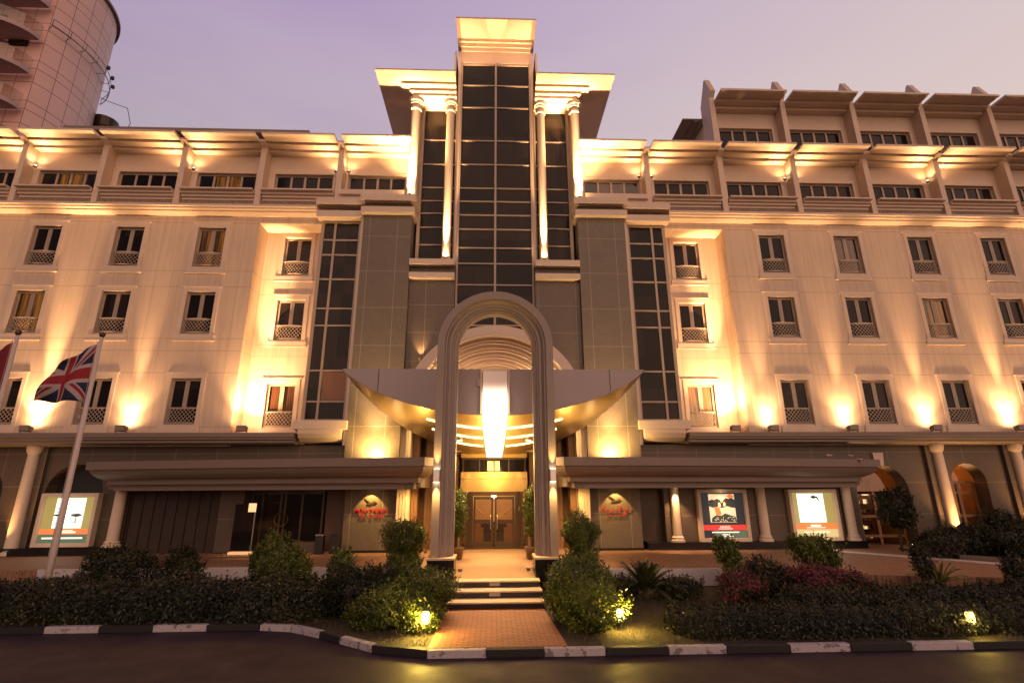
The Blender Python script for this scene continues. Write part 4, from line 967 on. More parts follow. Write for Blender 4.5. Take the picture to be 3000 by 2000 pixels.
# --- poster cases
def em(name, col, s=1.0): return mat(name, tuple(c*.5 for c in col), .5, emit=col, estr=s)
P_ = {'dark': em('poster_charcoal', (.020,.022,.026), 1), 'red': em('poster_red', (.75,.05,.035), .85), 'white': em('poster_white', (1,.97,.82), 1.5), 'cream': em('poster_cream', (.95,.70,.42), .9), 'tan': em('poster_gold', (.42,.33,.10), .75), 'green': em('poster_grey_green', (.10,.14,.09), .9), 'ink': em('poster_ink', (.03,.035,.03), 1), 'orange': em('poster_orange', (.85,.22,.06), .9), 'pale': em('poster_pale_line', (1,.9,.7), 1.2), 'sand': em('poster_sand', (.70,.58,.26), .8)}
def poster(x0, x1, z0, z1, label, kind):
    y = 24.82; t = thing('poster_case', label, 'poster case', ((x0+x1)/2, 25.1, z0), 'lit poster cases by the porch')
    f = MB(); w = .15
    for a, b, c, d in ((x0,x0+w,z0,z1),(x1-w,x1,z0,z1),(x0+w,x1-w,z0,z0+w),(x0+w,x1-w,z1-w,z1)): f.box(a, b, y-.05, 25.1, c, d)
    build(f, 'frame', M['trim'], t, bevel=.01)
    a, b, c, d = x0+w, x1-w, z0+w, z1-w; wd, ht = b-a, d-c
    build(MB().box(a, b, y+.10, 25.09, c, d), 'poster', P_['dark'] if kind == 'people' else P_['tan'], t)
    yy = [y+.098]
    def layer(name, m, rects=None, polys=None):
        yy[0] -= .004; mb = MB()
        for r in rects or []: mb.box(a+wd*r[0], a+wd*r[1], yy[0], yy[0]+.003, c+ht*r[2], c+ht*r[3])
        for p in polys or []: mb.prism([(a+wd*u, c+ht*v) for u, v in p], 'y', yy[0], yy[0]+.003)
        build(mb, name, P_[m], t)
    def blob(u, v, ru, rv, n=14, j=.18, sd=1):
        q = random.Random(sd); return [(u+ru*math.cos(2*math.pi*i/n)*(1+q.uniform(-j,j)), v+rv*math.sin(2*math.pi*i/n)*(1+q.uniform(-j,j))) for i in range(n)]
    # kerning bars stand for unreadably small print
    if kind == 'people':
        layer('picture', 'cream', [(.20,.80,.34,.97)])
        layer('picture_print', 'ink', polys=[[(.20,.70),(.20,.82),(.27,.85),(.33,.84),(.40,.87),(.46,.84),(.50,.77),(.54,.83),(.60,.88),(.67,.86),(.72,.90),(.80,.84),(.80,.66),(.70,.67),(.62,.70),(.50,.66),(.40,.69),(.30,.66)]])
        layer('picture_detail_print', 'cream', polys=[[(.41,.68),(.47,.69),(.47,.76),(.44,.79),(.41,.76)], [(.53,.70),(.58,.70),(.59,.76),(.56,.80),(.53,.77)]])
        layer('dress_print', 'orange', polys=[[(.31,.69),(.43,.67),(.47,.52),(.35,.48),(.33,.58)]])
        layer('balloon_print', 'orange', polys=[blob(.71,.92,.075,.045,sd=6)])
        layer('crowd_print', 'ink', polys=[[(.22,.35),(.24,.44),(.33,.50),(.46,.49),(.55,.54),(.66,.50),(.78,.47),(.80,.35)]])
        layer('pattern_print', 'cream', polys=[blob(random.Random(i).uniform(.25,.77), random.Random(i+50).uniform(.36,.46), .012, .010, 6, .3, i) for i in range(26)])
        layer('red_band', 'red', [(0,1,.17,.29)]); layer('lower_band', 'green', [(.25,1,0,.165)])
        layer('print_line', 'pale', [(.40+.035*i,.42+.035*i,.235,.26) for i in range(7)]+[(.36,.68,.195,.21),(.20,.82,.115,.14),(.40,.66,.065,.085),(.46,.68,.03,.045)])
    elif kind == 'flower':
        layer('picture', 'white', [(.15,.78,.33,.98)])
        layer('picture_print', 'ink', polys=[blob(.55,.90,.07,.035,sd=3), [(.60,.90),(.66,.80),(.68,.80),(.64,.92)], [(.52,.86),(.54,.86),(.60,.90),(.56,.92)]]+[blob(.36+.06*math.cos(i*1.05),.52+.06*math.sin(i*1.05),.012,.018,7,.3,i) for i in range(6)]+[[(.36,.52),(.365,.52),(.372,.42),(.362,.42)]])
        layer('red_band', 'orange', [(0,1,.18,.30)]); layer('lower_band', 'sand', [(0,1,0,.175)])
        layer('print_line', 'pale', [(.38,.62,.235,.275),(.28,.72,.205,.218),(.20,.80,.10,.12)])
    else:
        layer('picture', 'white', [(.22,.80,.32,.97)])
        layer('picture_print', 'ink', polys=[blob(.33,.60,.11,.028,sd=3), blob(.66,.60,.12,.036,sd=4), [(.655,.60),(.67,.60),(.675,.44),(.65,.44)], [(.325,.60),(.34,.60),(.345,.44),(.32,.44)], [(.24,.43),(.42,.43),(.40,.42),(.26,.42)], [(.56,.46),(.78,.44),(.78,.43),(.56,.445)]]+[[(.28+.07*i,.735),(.33+.07*i,.735),(.33+.07*i,.75),(.28+.07*i,.75)] for i in range(7)])
        layer('picture_print', 'tan', [(.26,.78,.665,.675),(.26,.78,.50,.508)])
        layer('red_band', 'orange', [(0,1,.19,.30)]); layer('lower_band', 'green', [(0,1,0,.185)])
        layer('print_line', 'pale', [(.32,.72,.215,.25),(.36,.66,.262,.278),(.08,.88,.09,.125)])
    point('case_glow', t, ((x0+x1)/2, 24.3, (z0+z1)/2), {'people': 4, 'flower': 13, 'tables': 10}[kind], (1,.85,.55), .4)
poster(9.53, 11.87, .97, 3.26, 'lit poster case with dark picture of people over a red band', 'people')
poster(13.86, 16.16, .98, 3.24, 'lit poster case with flower on glaring white sheet and gold margins', 'flower')
poster(-20.02, -17.55, 1.0, 3.24, 'lit poster case with tables picture in the dark arch by the flagpole', 'tables')

# --- free-standing glass sign, bins, planters, cameras
t = thing('glass_notice_stand', 'tall dark glass notice stand with lit box at its top corner', 'notice stand', (-10.78, 24.2, .64))
build(MB().box(-11.2, -10.36, 24.18, 24.21, .82, 2.75), 'glass_sheet', M['glass'], t); build(MB().box(-10.35, -10.31, 24.17, 24.22, .75, 2.75), 'edge', M['steel'], t)
build(MB().box(-11.22, -10.30, 24.05, 24.35, .645, .80), 'base', em('lit_base_strip', (1,.55,.25), .7), t); build(MB().box(-10.62, -10.30, 24.14, 24.165, 2.42, 2.78), 'lit_panel', em('lit_notice', (1,.55,.25), 1.3), t)
for x, lab in ((-7.55, 'slim black litter bin by the brown panel, farther from the latin sign'), (-6.92, 'slim black litter bin against the edge of the latin sign wall')):
    t = thing('litter_bin', lab, 'litter bin', (x, 24.6, .642), 'black litter bins by the porch'); build(MB().box(x-.17, x+.17, 24.45, 24.78, .655, 1.40), 'body', M['black'], t, bevel=.015); build(MB().box(x-.18, x+.18, 24.44, 24.79, 1.402, 1.44), 'lid', M['steel'] if x < -7.2 else M['black'], t)
for i, (x, y, z, lab) in enumerate(((15.1, 23.05, 4.53, 'larger white security camera on the porch roof edge'), (16.25, 23.3, 4.53, 'small white security camera upright near the porch roof end'), (16.5, 23.12, 4.36, 'small white security camera fixed to the porch roof face'))):
    t = thing('security_camera', lab, 'security camera', (x, y, z), 'security cameras on the porch roof'); b = MB(); b.tube([(x, y+.15, z), (x, y+.12, z+.14)], .02, 6); build(b, 'bracket', M['steel'], t)
    b = MB(); b.tube([(x-.06, y+.2, z+.17), (x+.02, y-.08, z+.13)], .055 if i == 0 else .04, 12); build(b, 'housing', M['pole'], t); b = MB(); b.tube([(x+.021, y-.083, z+.129), (x+.023, y-.09, z+.128)], .04 if i == 0 else .03, 12); build(b, 'lens', M['black'], t)

# ------------------------------------------------------------------ ground
def sheet(name, poly, z, m, depth=.0):
    mb = MB(); mb.prism(poly, 'z', z-depth, z) if depth else mb.quad(*[(x, y, z) for x, y in poly])
    return tag(build(mb, name, M[m]), kind='structure')
sheet('ground', [(-600,-300),(600,-300),(600,900),(-600,900)], -.02, 'road')
sheet('road', [(-120,-60),(120,-60),(120,18),(-120,18)], 0, 'road')
KERB = [(-34,14.25),(-5.5,14.22),(-4.75,14.0),(-3.45,13.05),(-2.7,12.35),(-1.85,11.95),(-1.1,11.80),(30,11.80)]
bed_poly = [(x, y+.16) for x, y in KERB]+[(30,20.6),(-34,20.6)]
sheet('garden_bed', bed_poly, .13, 'soil', .12)
sheet('brick_path', [(-1.30,11.97),(1.58,11.97),(1.42,15.62),(-1.20,15.62)], .145, 'brick', .02)
# kerb blocks: one object, alternately painted
mb = MB(); acc = 0; ci = 0
def seg(a, b, mi):
    a, b = Vector(a), Vector(b); d = (b-a).normalized(); n = Vector((-d.y, d.x)); 
    q = [a+d*.006, b-d*.006, b-d*.006+n*.17, a+d*.006+n*.17]; k = len(mb.v)
    mb.prism([(p.x, p.y) for p in q], 'z', .002, .150, mi=mi)
stops = [(-34+1.28*i) for i in range(0)]
line_l = []; x = -5.77
whites = [(-5.77,-8.27)]
xs_l = [-5.62-1.27*i for i in range(23)]
for i in range(22): seg((xs_l[i+1],14.22),(xs_l[i],14.22), 1 if i % 2 == 0 else 0)
seg((-5.62,14.22),(-4.80,14.02),0); seg((-4.80,14.02),(-3.42,13.06),0) if False else None
seg((-4.80,14.02),(-3.95,13.42),0); seg((-3.95,13.42),(-3.35,12.93),1); seg((-3.35,12.93),(-2.5,12.24),0); seg((-2.5,12.24),(-1.29,11.80),1)
xs_r = [-1.29,-.10,1.07,2.32,3.62,4.82,6.15,7.42,8.72,10.05,11.4,12.7]+[14+1.3*i for i in range(12)]
for i in range(len(xs_r)-1): seg((xs_r[i],11.76),(xs_r[i+1],11.76), i % 2)
tag(build(mb, 'kerb', [M['kerb_white'], M['kerb_black']], bevel=.012), kind='structure')
# raised plaza with the drive on the right
plz = [(-34,20.5),(-7.4,20.5),(-4.2,19.9),(-2.1,19.4),(-2.1,18.6),(-1.20,18.6),(-1.20,17.45),(1.40,17.45),(1.40,18.6),(2.3,18.6),(2.3,19.35),(7.6,18.95),(12,17.2),(18,15.9),(34,15.2),(34,26.9),(-34,26.9)]
sheet('plaza', plz, .64, 'plaza', .6)
dr = MB(); dr.box(-1.15, 1.35, 17.45+.02, 26.0, .6405, .644); tag(build(dr, 'entrance_paving', bricks('gold_lit_block_paving', (.42,.25,.13), (.34,.20,.10), (.15,.09,.05), .2, .1)), kind='structure')  # golden lamplight is put into this paving's colour
# pale strip round the far right planting bed
mb = MB(); pth = [(34,16.9),(24,17.0),(18.3,18.3),(17.1,20.3),(14.2,24.2)]; mb.sweep(pth, [(0,.642),(0,.665),(.55,.665),(.55,.642)]); tag(build(mb, 'pale_paving_strip', M['white_wall']), kind='structure')
mb = MB(); mb.sweep([(34,18.3),(25,18.4),(18.9,19.2),(17.9,20.7),(18.2,22.0)], [(0,.645),(0,.80),(.14,.80),(.14,.645)]); tag(build(mb, 'raised_bed_kerb', M['grey_trim']), kind='structure')
w = MB(); w.sweep([(8.2,18.80),(7.6,18.83),(2.3,19.22),(2.3,18.66)], [(0,.12),(0,.652),(.12,.652),(.12,.12)]); o = build(w, 'retaining_wall', M['white_wall']); tag(o, 'low white rendered retaining wall behind the spiky cycad', 'wall')
w = MB(); w.sweep([(-2.2,18.7),(-2.2,19.3),(-4.25,19.80),(-7.45,20.38),(-16,20.38)], [(0,.12),(0,.655),(.12,.655),(.12,.12)]); o = build(w, 'retaining_wall', M['white_wall']); tag(o, 'low pale retaining wall behind the flagpole side hedge', 'wall')
# steps
ES = thing('entrance_steps', 'three black-faced steps with cream treads at the end of the brick path', 'steps', (CX+.02, 15.6, .14))
for i, (y0, y1, z1) in enumerate(((15.62, 16.72, .305), (16.28, 17.2, .475), (16.98, 17.47, .641))):
    y0 = (15.62, 16.25, 16.9)[i]; build(MB().box(-1.22, 1.44, y0, 17.46, .10 if i == 0 else (.306, .476)[i-1], z1-.036), 'riser', M['black_granite'], ES)
    yb = (16.249, 16.899, 17.449)[i]; build(MB().box(-1.24, 1.46, y0-.03, yb, z1-.035, z1).box(-1.24, -1.05, yb, yb+.0001, z1-.035, z1), 'tread', M['tread'], ES)
for z, y in ((.39, 16.22), (.555, 16.87)):
    build(MB().box(CX-.16, CX+.16, y+.018, y+.028, z-.045, z+.045), 'plaque', M['iron'], ES)
sheet('left_entrance_paving', [(-12.6,23.4),(-7.8,23.4),(-7.8,24.6),(-12.6,24.6)], .70, 'plaza', .055)

# ------------------------------------------------------------------ garden lamps
for x, y, lab, pw in ((-1.50, 13.10, 'glowing garden lamp in the bush beside the brick path, flagpole side', 55), (2.98, 13.15, 'glaring bare garden lamp between path bush and long hedge', 90), (10.6, 12.35, 'dim green-lit garden lamp hidden in the long hedge', 7)):
    t = thing('garden_lamp', lab, 'garden lamp', (x, y, .13), 'garden lamps among the bushes')
    b = MB(); b.lathe(x, y, [(.05,.13),(.03,.16),(.03,.30),(.075,.33),(.075,.36)], 12); build(b, 'stake', M['black'], t)
    b = MB(); b.lathe(x, y, [(.070,.361),(.085,.40),(.085,.56),(.05,.60)], 14); build(b, 'globe', glow('lit_globe', (1,.72,.22), 26 if pw > 20 else 2), t)
    b = MB(); b.lathe(x, y, [(.09,.601),(.09,.625),(.02,.66)], 14); build(b, 'lid', M['black'], t)
    point('glow', t, (x, y-.16, .52), pw*1.5, (1,.66,.10), .09)
for x, y, lab in ((19.0, 24.35, 'tiny path light below the first amber arch'), (19.85, 24.0, 'tiny path light in front of the first amber arch, lower one'), (15.35, 24.5, 'tiny path light under the white flower poster')):
    t = thing('path_light', lab, 'path light', (x, y, .66), 'tiny lights along the black plinth'); b = MB(); b.lathe(x, y, [(.05,.665),(.05,.80)], 10); build(b, 'body', M['black'], t); b = MB(); b.lathe(x, y, [(.045,.801),(.03,.84)], 10); build(b, 'lens', M['bulb_small'], t)
    point('glow', t, (x, y-.1, .88), 2, WARM2, .03)
# warm uplights at the feet of the tall half columns
for x, lab in ((21.72, 'bed uplight at the foot of the half column between the amber arches'), (25.7, 'bed uplight at the foot of the outermost half column'), (-21.3, 'bed uplight at the foot of the half column past the flagpoles')):
    t = thing('bed_uplight', lab, 'uplight', (x, 24.3, .66), 'uplights at the half column feet'); b = MB(); b.lathe(x, 24.3, [(.07,.66),(.09,.68),(.09,.80)], 12); build(b, 'housing', M['lamp_body'], t); b = MB(); b.lathe(x, 24.3, [(.08,.801),(.05,.82)], 12); build(b, 'lens', M['bulb_small'], t)
    spot('beam', t, (x, 24.3, .9), (x, 24.95, 4.0), 130 if x > 0 else 60, 75, 1, (1,.5,.16), .06)

# ------------------------------------------------------------------ plants
def leaf_mesh(name, centers, normals, size, mats, jitter=.5, stems=None, tint=None, aspect=2.2):
    size *= .78
    """many leaf-sized folded quads at the given points"""
    n = len(centers); c = np.asarray(centers, float); nr = np.asarray(normals, float)
    nr = nr+RNG.normal(0, jitter, (n, 3)); nr /= np.linalg.norm(nr, axis=1)[:, None]
    a = RNG.normal(0, 1, (n, 3)); a -= nr*(a*nr).sum(1)[:, None]; a /= np.linalg.norm(a, axis=1)[:, None]; b = np.cross(nr, a)
    s = size*RNG.uniform(.6, 1.35, n)[:, None]
    v = np.stack([c-a*s, c+b*s/aspect-nr*s*.12, c+a*s, c-b*s/aspect-nr*s*.12], 1).reshape(-1, 3)
    me = bpy.data.meshes.new(name); k = n*4
    me.vertices.add(k); me.vertices.foreach_set('co', v.ravel()); me.loops.add(k); me.loops.foreach_set('vertex_index', np.arange(k, dtype=np.int32))
    me.polygons.add(n); me.polygons.foreach_set('loop_start', np.arange(0, k, 4, dtype=np.int32)); me.polygons.foreach_set('loop_total', np.full(n, 4, np.int32))
    for m in (mats if isinstance(mats, (list, tuple)) else [mats]): me.materials.append(m)
    me.update(calc_edges=True); me.validate()
    tn = RNG.uniform(0, 1, n) if tint is None else np.clip(tint+RNG.normal(0, .22, n), 0, 1)
    at = me.attributes.new('tint', 'FLOAT', 'FACE'); at.data.foreach_set('value', tn.astype(np.float32)); return me
def blob_points(n, rx, ry, rz, seed, lump=.22, shell=.55, zmin=-1):
    g = np.random.default_rng(seed); d = g.normal(0, 1, (n, 3)); d /= np.linalg.norm(d, axis=1)[:, None]
    f = np.ones(n)
    for k in range(7):
        w = g.normal(0, 1, 3)*2.6; f += lump/2.2*np.sin(d@w+g.uniform(0, 6.28))
    for k in range(5):
        w = g.normal(0, 1, 3)*8; f += lump/4*np.sin(d@w+g.uniform(0, 6.28))
    rad = f*(shell+(1-shell)*g.uniform(0, 1, n)**.5)*(1+g.exponential(.035, n))
    p = d*rad[:, None]*[rx, ry, rz]; keep = p[:, 2] > zmin*rz
    return p[keep], d[keep], f[keep]
def sprigs(C_, N_, g, n, h=(.06,.22)):
    """new shoots that stick out of the clipped surface"""
    k = g.choice(len(C_), min(n, len(C_)), replace=False); c = C_[k]; d = N_[k]*[.6,.6,.5]+[0,0,.8]; d = d/np.linalg.norm(d, axis=1)[:, None]+g.normal(0, .15, (len(k), 3))
    L = g.uniform(*h, len(k)); P_, D_ = [], []
    for j in range(7): P_.append(c+d*(L*(j/6))[:, None]+g.normal(0, .008, c.shape)); D_.append(g.normal(0, 1, c.shape))
    return np.concatenate(P_), np.concatenate(D_)
def add_mesh(name, me, parent, loc):
    return link(bpy.data.objects.new(name, me), parent, loc)
def bush(name, label, cat, x, y, z0, parts, leaf_m='leaf', size=.045, dens=1500, group=None, trunk=None, seed=1):
    """parts: [(dx,dy,zc,rx,ry,rz)] crowns; one foliage mesh, one stem mesh"""
    t = thing(name, label, cat, (x, y, z0), group); C_, N_, T_ = [], [], []
    for i, (dx, dy, zc, rx, ry, rz) in enumerate(parts):
        area = (rx*ry+ry*rz+rx*rz)/3*12.5; n = int(area*dens*1.6)
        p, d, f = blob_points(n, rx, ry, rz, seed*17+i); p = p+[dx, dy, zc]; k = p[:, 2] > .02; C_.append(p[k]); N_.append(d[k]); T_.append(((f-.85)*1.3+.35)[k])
    C_, N_, T_ = np.concatenate(C_), np.concatenate(N_), np.concatenate(T_); top = N_[:, 2] > -.1; sg = np.random.default_rng(seed+5)
    a, b = sprigs(C_[top], N_[top], sg, int(len(C_)*.035)); C_ = np.concatenate([C_, a]); N_ = np.concatenate([N_, b]); T_ = np.concatenate([T_, np.full(len(a), .75)])
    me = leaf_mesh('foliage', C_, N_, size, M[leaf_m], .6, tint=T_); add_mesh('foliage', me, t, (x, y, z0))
    g = random.Random(seed); s = MB()
    tops = [(x+p[0], y+p[1], z0+p[2]) for p in parts]
    for tx, ty, tz in tops:
        nb = 6
        for i in range(nb):
            a = g.uniform(0, 6.28); r_ = .35*parts[0][3]; s.tube([(x+g.uniform(-.04,.04), y+g.uniform(-.04,.04), z0-.02), (x+(tx-x)*.5+g.uniform(-.03,.03), y+(ty-y)*.5, z0+(tz-z0)*.55), (tx+r_*math.cos(a), ty+r_*math.sin(a), tz+g.uniform(-.1,.2)*parts[0][5])], [.03,.022,.01], 6)
    build(s, 'stem', M['stem'], t, weld=False); return t
def hedge(label, pts, hw, h, z0, leaf_m='leaf', size=.05, dens=900, seed=1, group='garden hedges'):
    """a long clipped hedge along pts with an uneven top"""
    g = np.random.default_rng(seed); C_, N_, T_ = [], [], []
    P = np.array(pts, float); seg_l = np.linalg.norm(np.diff(P, axis=0), axis=1); L = seg_l.sum(); cum = np.concatenate([[0], np.cumsum(seg_l)])
    n = int(L*(2*h+2*hw)*dens*1.6); s = g.uniform(0, L, n); i = np.clip(np.searchsorted(cum, s)-1, 0, len(seg_l)-1); q = (s-cum[i])/seg_l[i]
    base = P[i]*(1-q[:, None])+P[i+1]*q[:, None]; d = (P[i+1]-P[i])/seg_l[i][:, None]; nrm = np.stack([-d[:, 1], d[:, 0]], 1)
    th = g.uniform(-.25, math.pi+.25, n); up = np.sin(th); sd = np.cos(th)
    lump = 1+.07*np.sin(s*2.1+seed)+.06*np.sin(s*4.7+1.3*seed+th*2)+.04*np.sin(s*11+th*5)+.03*np.sin(s*23+th*9)
    e = 3.2; rr = 1/((np.abs(up)**e+np.abs(sd)**e)**(1/e)); dep = (1-.35*g.uniform(0, 1, n)**2)*(1+g.exponential(.03, n)); endf = np.clip(np.minimum(s, L-s)/.4, .0, 1)**.5
    off = sd*rr*hw*lump*dep*endf; zz = np.where(up > 0, up*rr*h*lump*dep*(.5+.5*endf), g.uniform(0, .5, n)*h)
    pos = np.stack([base[:, 0]+nrm[:, 0]*off, base[:, 1]+nrm[:, 1]*off, np.maximum(zz, .02)], 1); N = np.stack([nrm[:, 0]*sd, nrm[:, 1]*sd, up], 1)
    org = np.array([P[:, 0].mean(), P[:, 1].mean(), 0])
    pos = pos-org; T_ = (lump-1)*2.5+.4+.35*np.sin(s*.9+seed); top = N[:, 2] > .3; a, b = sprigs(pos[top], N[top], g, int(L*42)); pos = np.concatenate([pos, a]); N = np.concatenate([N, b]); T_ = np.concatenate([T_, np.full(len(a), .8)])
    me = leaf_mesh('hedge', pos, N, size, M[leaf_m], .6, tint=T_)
    t = thing('hedge', label, 'hedge', (org[0], org[1], z0), group); add_mesh('foliage', me, t, (org[0], org[1], z0))
    st = MB(); rr_ = random.Random(seed)
    for k in range(int(L/.45)):
        s_ = .2+k*.45; j = min(np.searchsorted(cum, s_)-1, len(seg_l)-1); j = max(j, 0); qq = (s_-cum[j])/seg_l[j]; b = P[j]*(1-qq)+P[j+1]*qq
        st.tube([(b[0], b[1], z0-.01), (b[0]+rr_.uniform(-.15,.15), b[1]+rr_.uniform(-.1,.1), z0+h*.8)], [.022,.01], 5)
    build(st, 'stem', M['stem'], t, weld=False); return t
Z1 = .135
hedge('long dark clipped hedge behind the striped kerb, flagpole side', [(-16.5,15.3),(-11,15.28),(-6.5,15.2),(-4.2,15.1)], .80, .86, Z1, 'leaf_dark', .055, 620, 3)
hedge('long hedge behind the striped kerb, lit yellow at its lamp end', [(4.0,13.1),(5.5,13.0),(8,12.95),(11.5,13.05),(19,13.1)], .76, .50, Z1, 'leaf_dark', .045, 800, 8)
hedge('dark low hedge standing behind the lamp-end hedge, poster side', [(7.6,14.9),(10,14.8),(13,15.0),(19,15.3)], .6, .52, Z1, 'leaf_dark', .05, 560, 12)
bush('rounded_bush', 'big dense rounded bush hiding the step ends, flagpole side', 'bush', -1.95, 14.75, Z1, [(0,0,.55,.85,.7,.62),(.25,.5,.62,.62,.5,.55),(-.5,-.7,.35,.6,.5,.42)], 'leaf', .042, 1500, 'bushes beside the brick path', seed=2)
bush('rounded_bush', 'low loose bush spilling over the path corner by the glowing lamp', 'bush', -2.55, 13.75, Z1, [(0,0,.30,.85,.5,.38),(.75,.1,.28,.5,.42,.36)], 'leaf', .042, 1200, 'bushes beside the brick path', seed=3)
bush('rounded_bush', 'largest dense bush along the brick path, poster side', 'bush', 2.15, 14.2, Z1, [(0,0,.62,.72,.75,.72),(.12,.9,.75,.68,.6,.62),(.2,-1.0,.38,.62,.6,.46)], 'leaf', .045, 1500, 'bushes beside the brick path', seed=4)
bush('rounded_bush', 'yellow-lit small bush by the glaring lamp', 'bush', 2.50, 13.45, Z1, [(0,0,.26,.34,.36,.34)], 'leaf_yellow', .045, 1300, 'bushes beside the brick path', seed=5)  # the lamp's yellow is put into this bush's leaf colour
bush('rounded_bush', 'mid-sized bush closing the flagpole side hedge near the path', 'bush', -3.55, 14.9, Z1, [(0,0,.55,.75,.6,.55),(-.3,.6,.62,.6,.5,.5)], 'leaf_dark', .045, 1200, 'bushes beside the brick path', seed=6)
bush('rounded_bush', 'small bush wrapped round the glowing lamp at the path corner', 'bush', -1.62, 13.12, Z1, [(-.12,-.02,.18,.34,.24,.22),(.18,.12,.22,.22,.2,.22)], 'leaf', .040, 520, 'bushes beside the brick path', seed=7)
# clipped ball topiaries by the arch
for x, lab, sd in ((-2.72, 'two-ball clipped topiary beside the arch, flagpole side', 21), (2.85, 'two-ball clipped topiary beside the arch, poster side', 22)):
    bush('ball_topiary_shrub', lab, 'topiary', x, 17.75, .13, [(0,0,1.70,.60,.55,.50),(-.02,0,.86,.52,.5,.42),(.1,-.1,.35,.5,.5,.35)], 'leaf', .040, 1700, 'ball topiaries beside the arch', seed=sd)
bush('rounded_bush', 'tall round bush standing behind the flagpole side hedge', 'bush', -6.75, 17.9, .13, [(0,0,.85,.92,.8,.80),(.55,.1,.55,.6,.6,.55)], 'leaf', .052, 1000, 'round bushes behind the hedge', seed=31)
bush('rounded_bush', 'pointed dark bush behind the hedge, nearer the flagpoles', 'bush', -11.9, 18.3, .13, [(0,0,.75,1.05,.7,.78)], 'leaf_dark', .055, 800, 'round bushes behind the hedge', seed=32)
bush('rounded_bush', 'small pointed bush behind the hedge before the notice stand', 'bush', -9.9, 18.3, .13, [(0,0,.65,.55,.5,.72)], 'leaf_dark', .05, 900, 'round bushes behind the hedge', seed=33)
bush('rounded_bush', 'thin light-leaved shrub behind the hedge by the latin sign', 'bush', -4.75, 17.6, .13, [(0,0,.75,.42,.4,.50),(.1,0,1.0,.3,.3,.25)], 'leaf', .06, 420, 'round bushes behind the hedge', seed=34)
# shrubs with pink bracts, small trees
bush('flowering_shrub', 'pink flowering shrub mass below the small round tree', 'shrub', 9.6, 16.4, .13, [(0,0,.36,1.0,.6,.44),(.9,.1,.32,.8,.6,.38)], 'bract', .045, 1200, 'pink flowering shrubs', seed=41)
bush('flowering_shrub', 'pink-tinged shrub nearest the cycad', 'shrub', 7.3, 16.2, .13, [(0,0,.34,.7,.5,.40)], 'bract', .045, 1200, 'pink flowering shrubs', seed=42)
bush('flowering_shrub', 'dark low shrub between hedge and pink flowers', 'shrub', 8.3, 16.9, .13, [(0,0,.48,.85,.5,.45)], 'leaf_dark', .05, 900, 'pink flowering shrubs', seed=43)
bush('small_tree', 'small leaning sapling with sparse leaves in front of the dark poster', 'small tree', 7.5, 17.4, .13, [(0,0,1.25,.38,.35,.40),(.08,0,.72,.3,.3,.42),(-.28,0,1.5,.18,.15,.18)], 'leaf', .06, 520, 'small garden trees', seed=44)
bush('small_tree', 'small round-headed tree before the white flower poster', 'small tree', 10.3, 17.4, .13, [(0,0,1.22,.60,.45,.42),(-.6,0,1.45,.22,.2,.2),(.35,0,.95,.4,.4,.28)], 'leaf', .065, 620, 'small garden trees', seed=45)
bush('small_tree', 'thin sapling sticking up from the hedge near the pale strip', 'small tree', 12.6, 15.9, .13, [(0,0,.95,.25,.22,.40),(-.2,0,1.35,.1,.1,.22)], 'leaf_dark', .055, 600, 'small garden trees', seed=46)
bush('small_tree', 'dark upright sapling pair at the far hedge end', 'small tree', 14.9, 15.5, .13, [(0,0,.8,.25,.25,.45),(.75,0,.8,.22,.22,.42)], 'leaf_dark', .055, 700, 'small garden trees', seed=47)
bush('potted_tree', 'potted round tree half hiding the first amber arch', 'small tree', 17.75, 23.4, .66, [(0,0,1.85,.72,.6,.78),(.15,0,1.35,.55,.5,.45)], 'leaf_dark', .065, 560, 'small garden trees', seed=48)
for i, (x, y, rx, rz, lab) in enumerate(((17.9,21.3,.9,.55,'low bush at the tip of the raised bed'),(19.0,21.6,1.0,.62,'tall dark bush in the raised bed under the half column'),(20.6,21.0,1.1,.6,'broad dark bush in the raised bed before the second amber arch'),(21.6,22.6,1.0,.85,'tallest dark bush in the raised bed near the frame edge'),(20.4,19.6,1.0,.45,'low lamp-lit bush at the raised bed kerb'))):
    bush('bed_bush', lab, 'bush', x, y, .66, [(0,0,rz*.75,rx,.7,rz),(.4,.3,rz*.9,rx*.6,.5,rz*.6)], 'leaf_dark', .06, 560, 'bushes in the raised bed', seed=50+i)
sheet('raised_bed', [(18.1,22),(18.0,20.8),(19.0,19.35),(25,18.55),(34,18.45),(34,24.2),(18.2,24.2)], .70, 'soil', .055)
t = thing('bed_uplight', 'low green-glowing uplight inside the raised bed bushes', 'uplight', (20.35, 19.25, .70), 'uplights at the half column feet'); b = MB(); b.lathe(20.35, 19.25, [(.06,.70),(.08,.72),(.08,.80)], 12); build(b, 'housing', M['lamp_body'], t); point('glow', t, (20.35, 19.15, 1.0), 4, (1,.8,.25), .05)
# door-side topiaries in pots
for x, lab in ((-1.42, 'leafy column topiary in a pot by the lobby door, flagpole side'), (1.62, 'leafy column topiary in a pot by the lobby door, poster side')):
    t = bush('door_topiary_shrub', lab, 'topiary', x, 22.1, 1.1, [(0,0,.78,.36,.34,.42),(0,0,1.35,.36,.34,.42),(0,0,1.8,.28,.26,.32)], 'leaf', .05, 1100, 'potted topiaries by the lobby door', seed=61+int(x))
    p = MB(); p.lathe(x, 22.1, [(.18,.645),(.24,.70),(.30,1.05),(.32,1.12),(.28,1.12),(.26,1.06)], 20); build(p, 'pot', M['pot'], t, smooth=True)
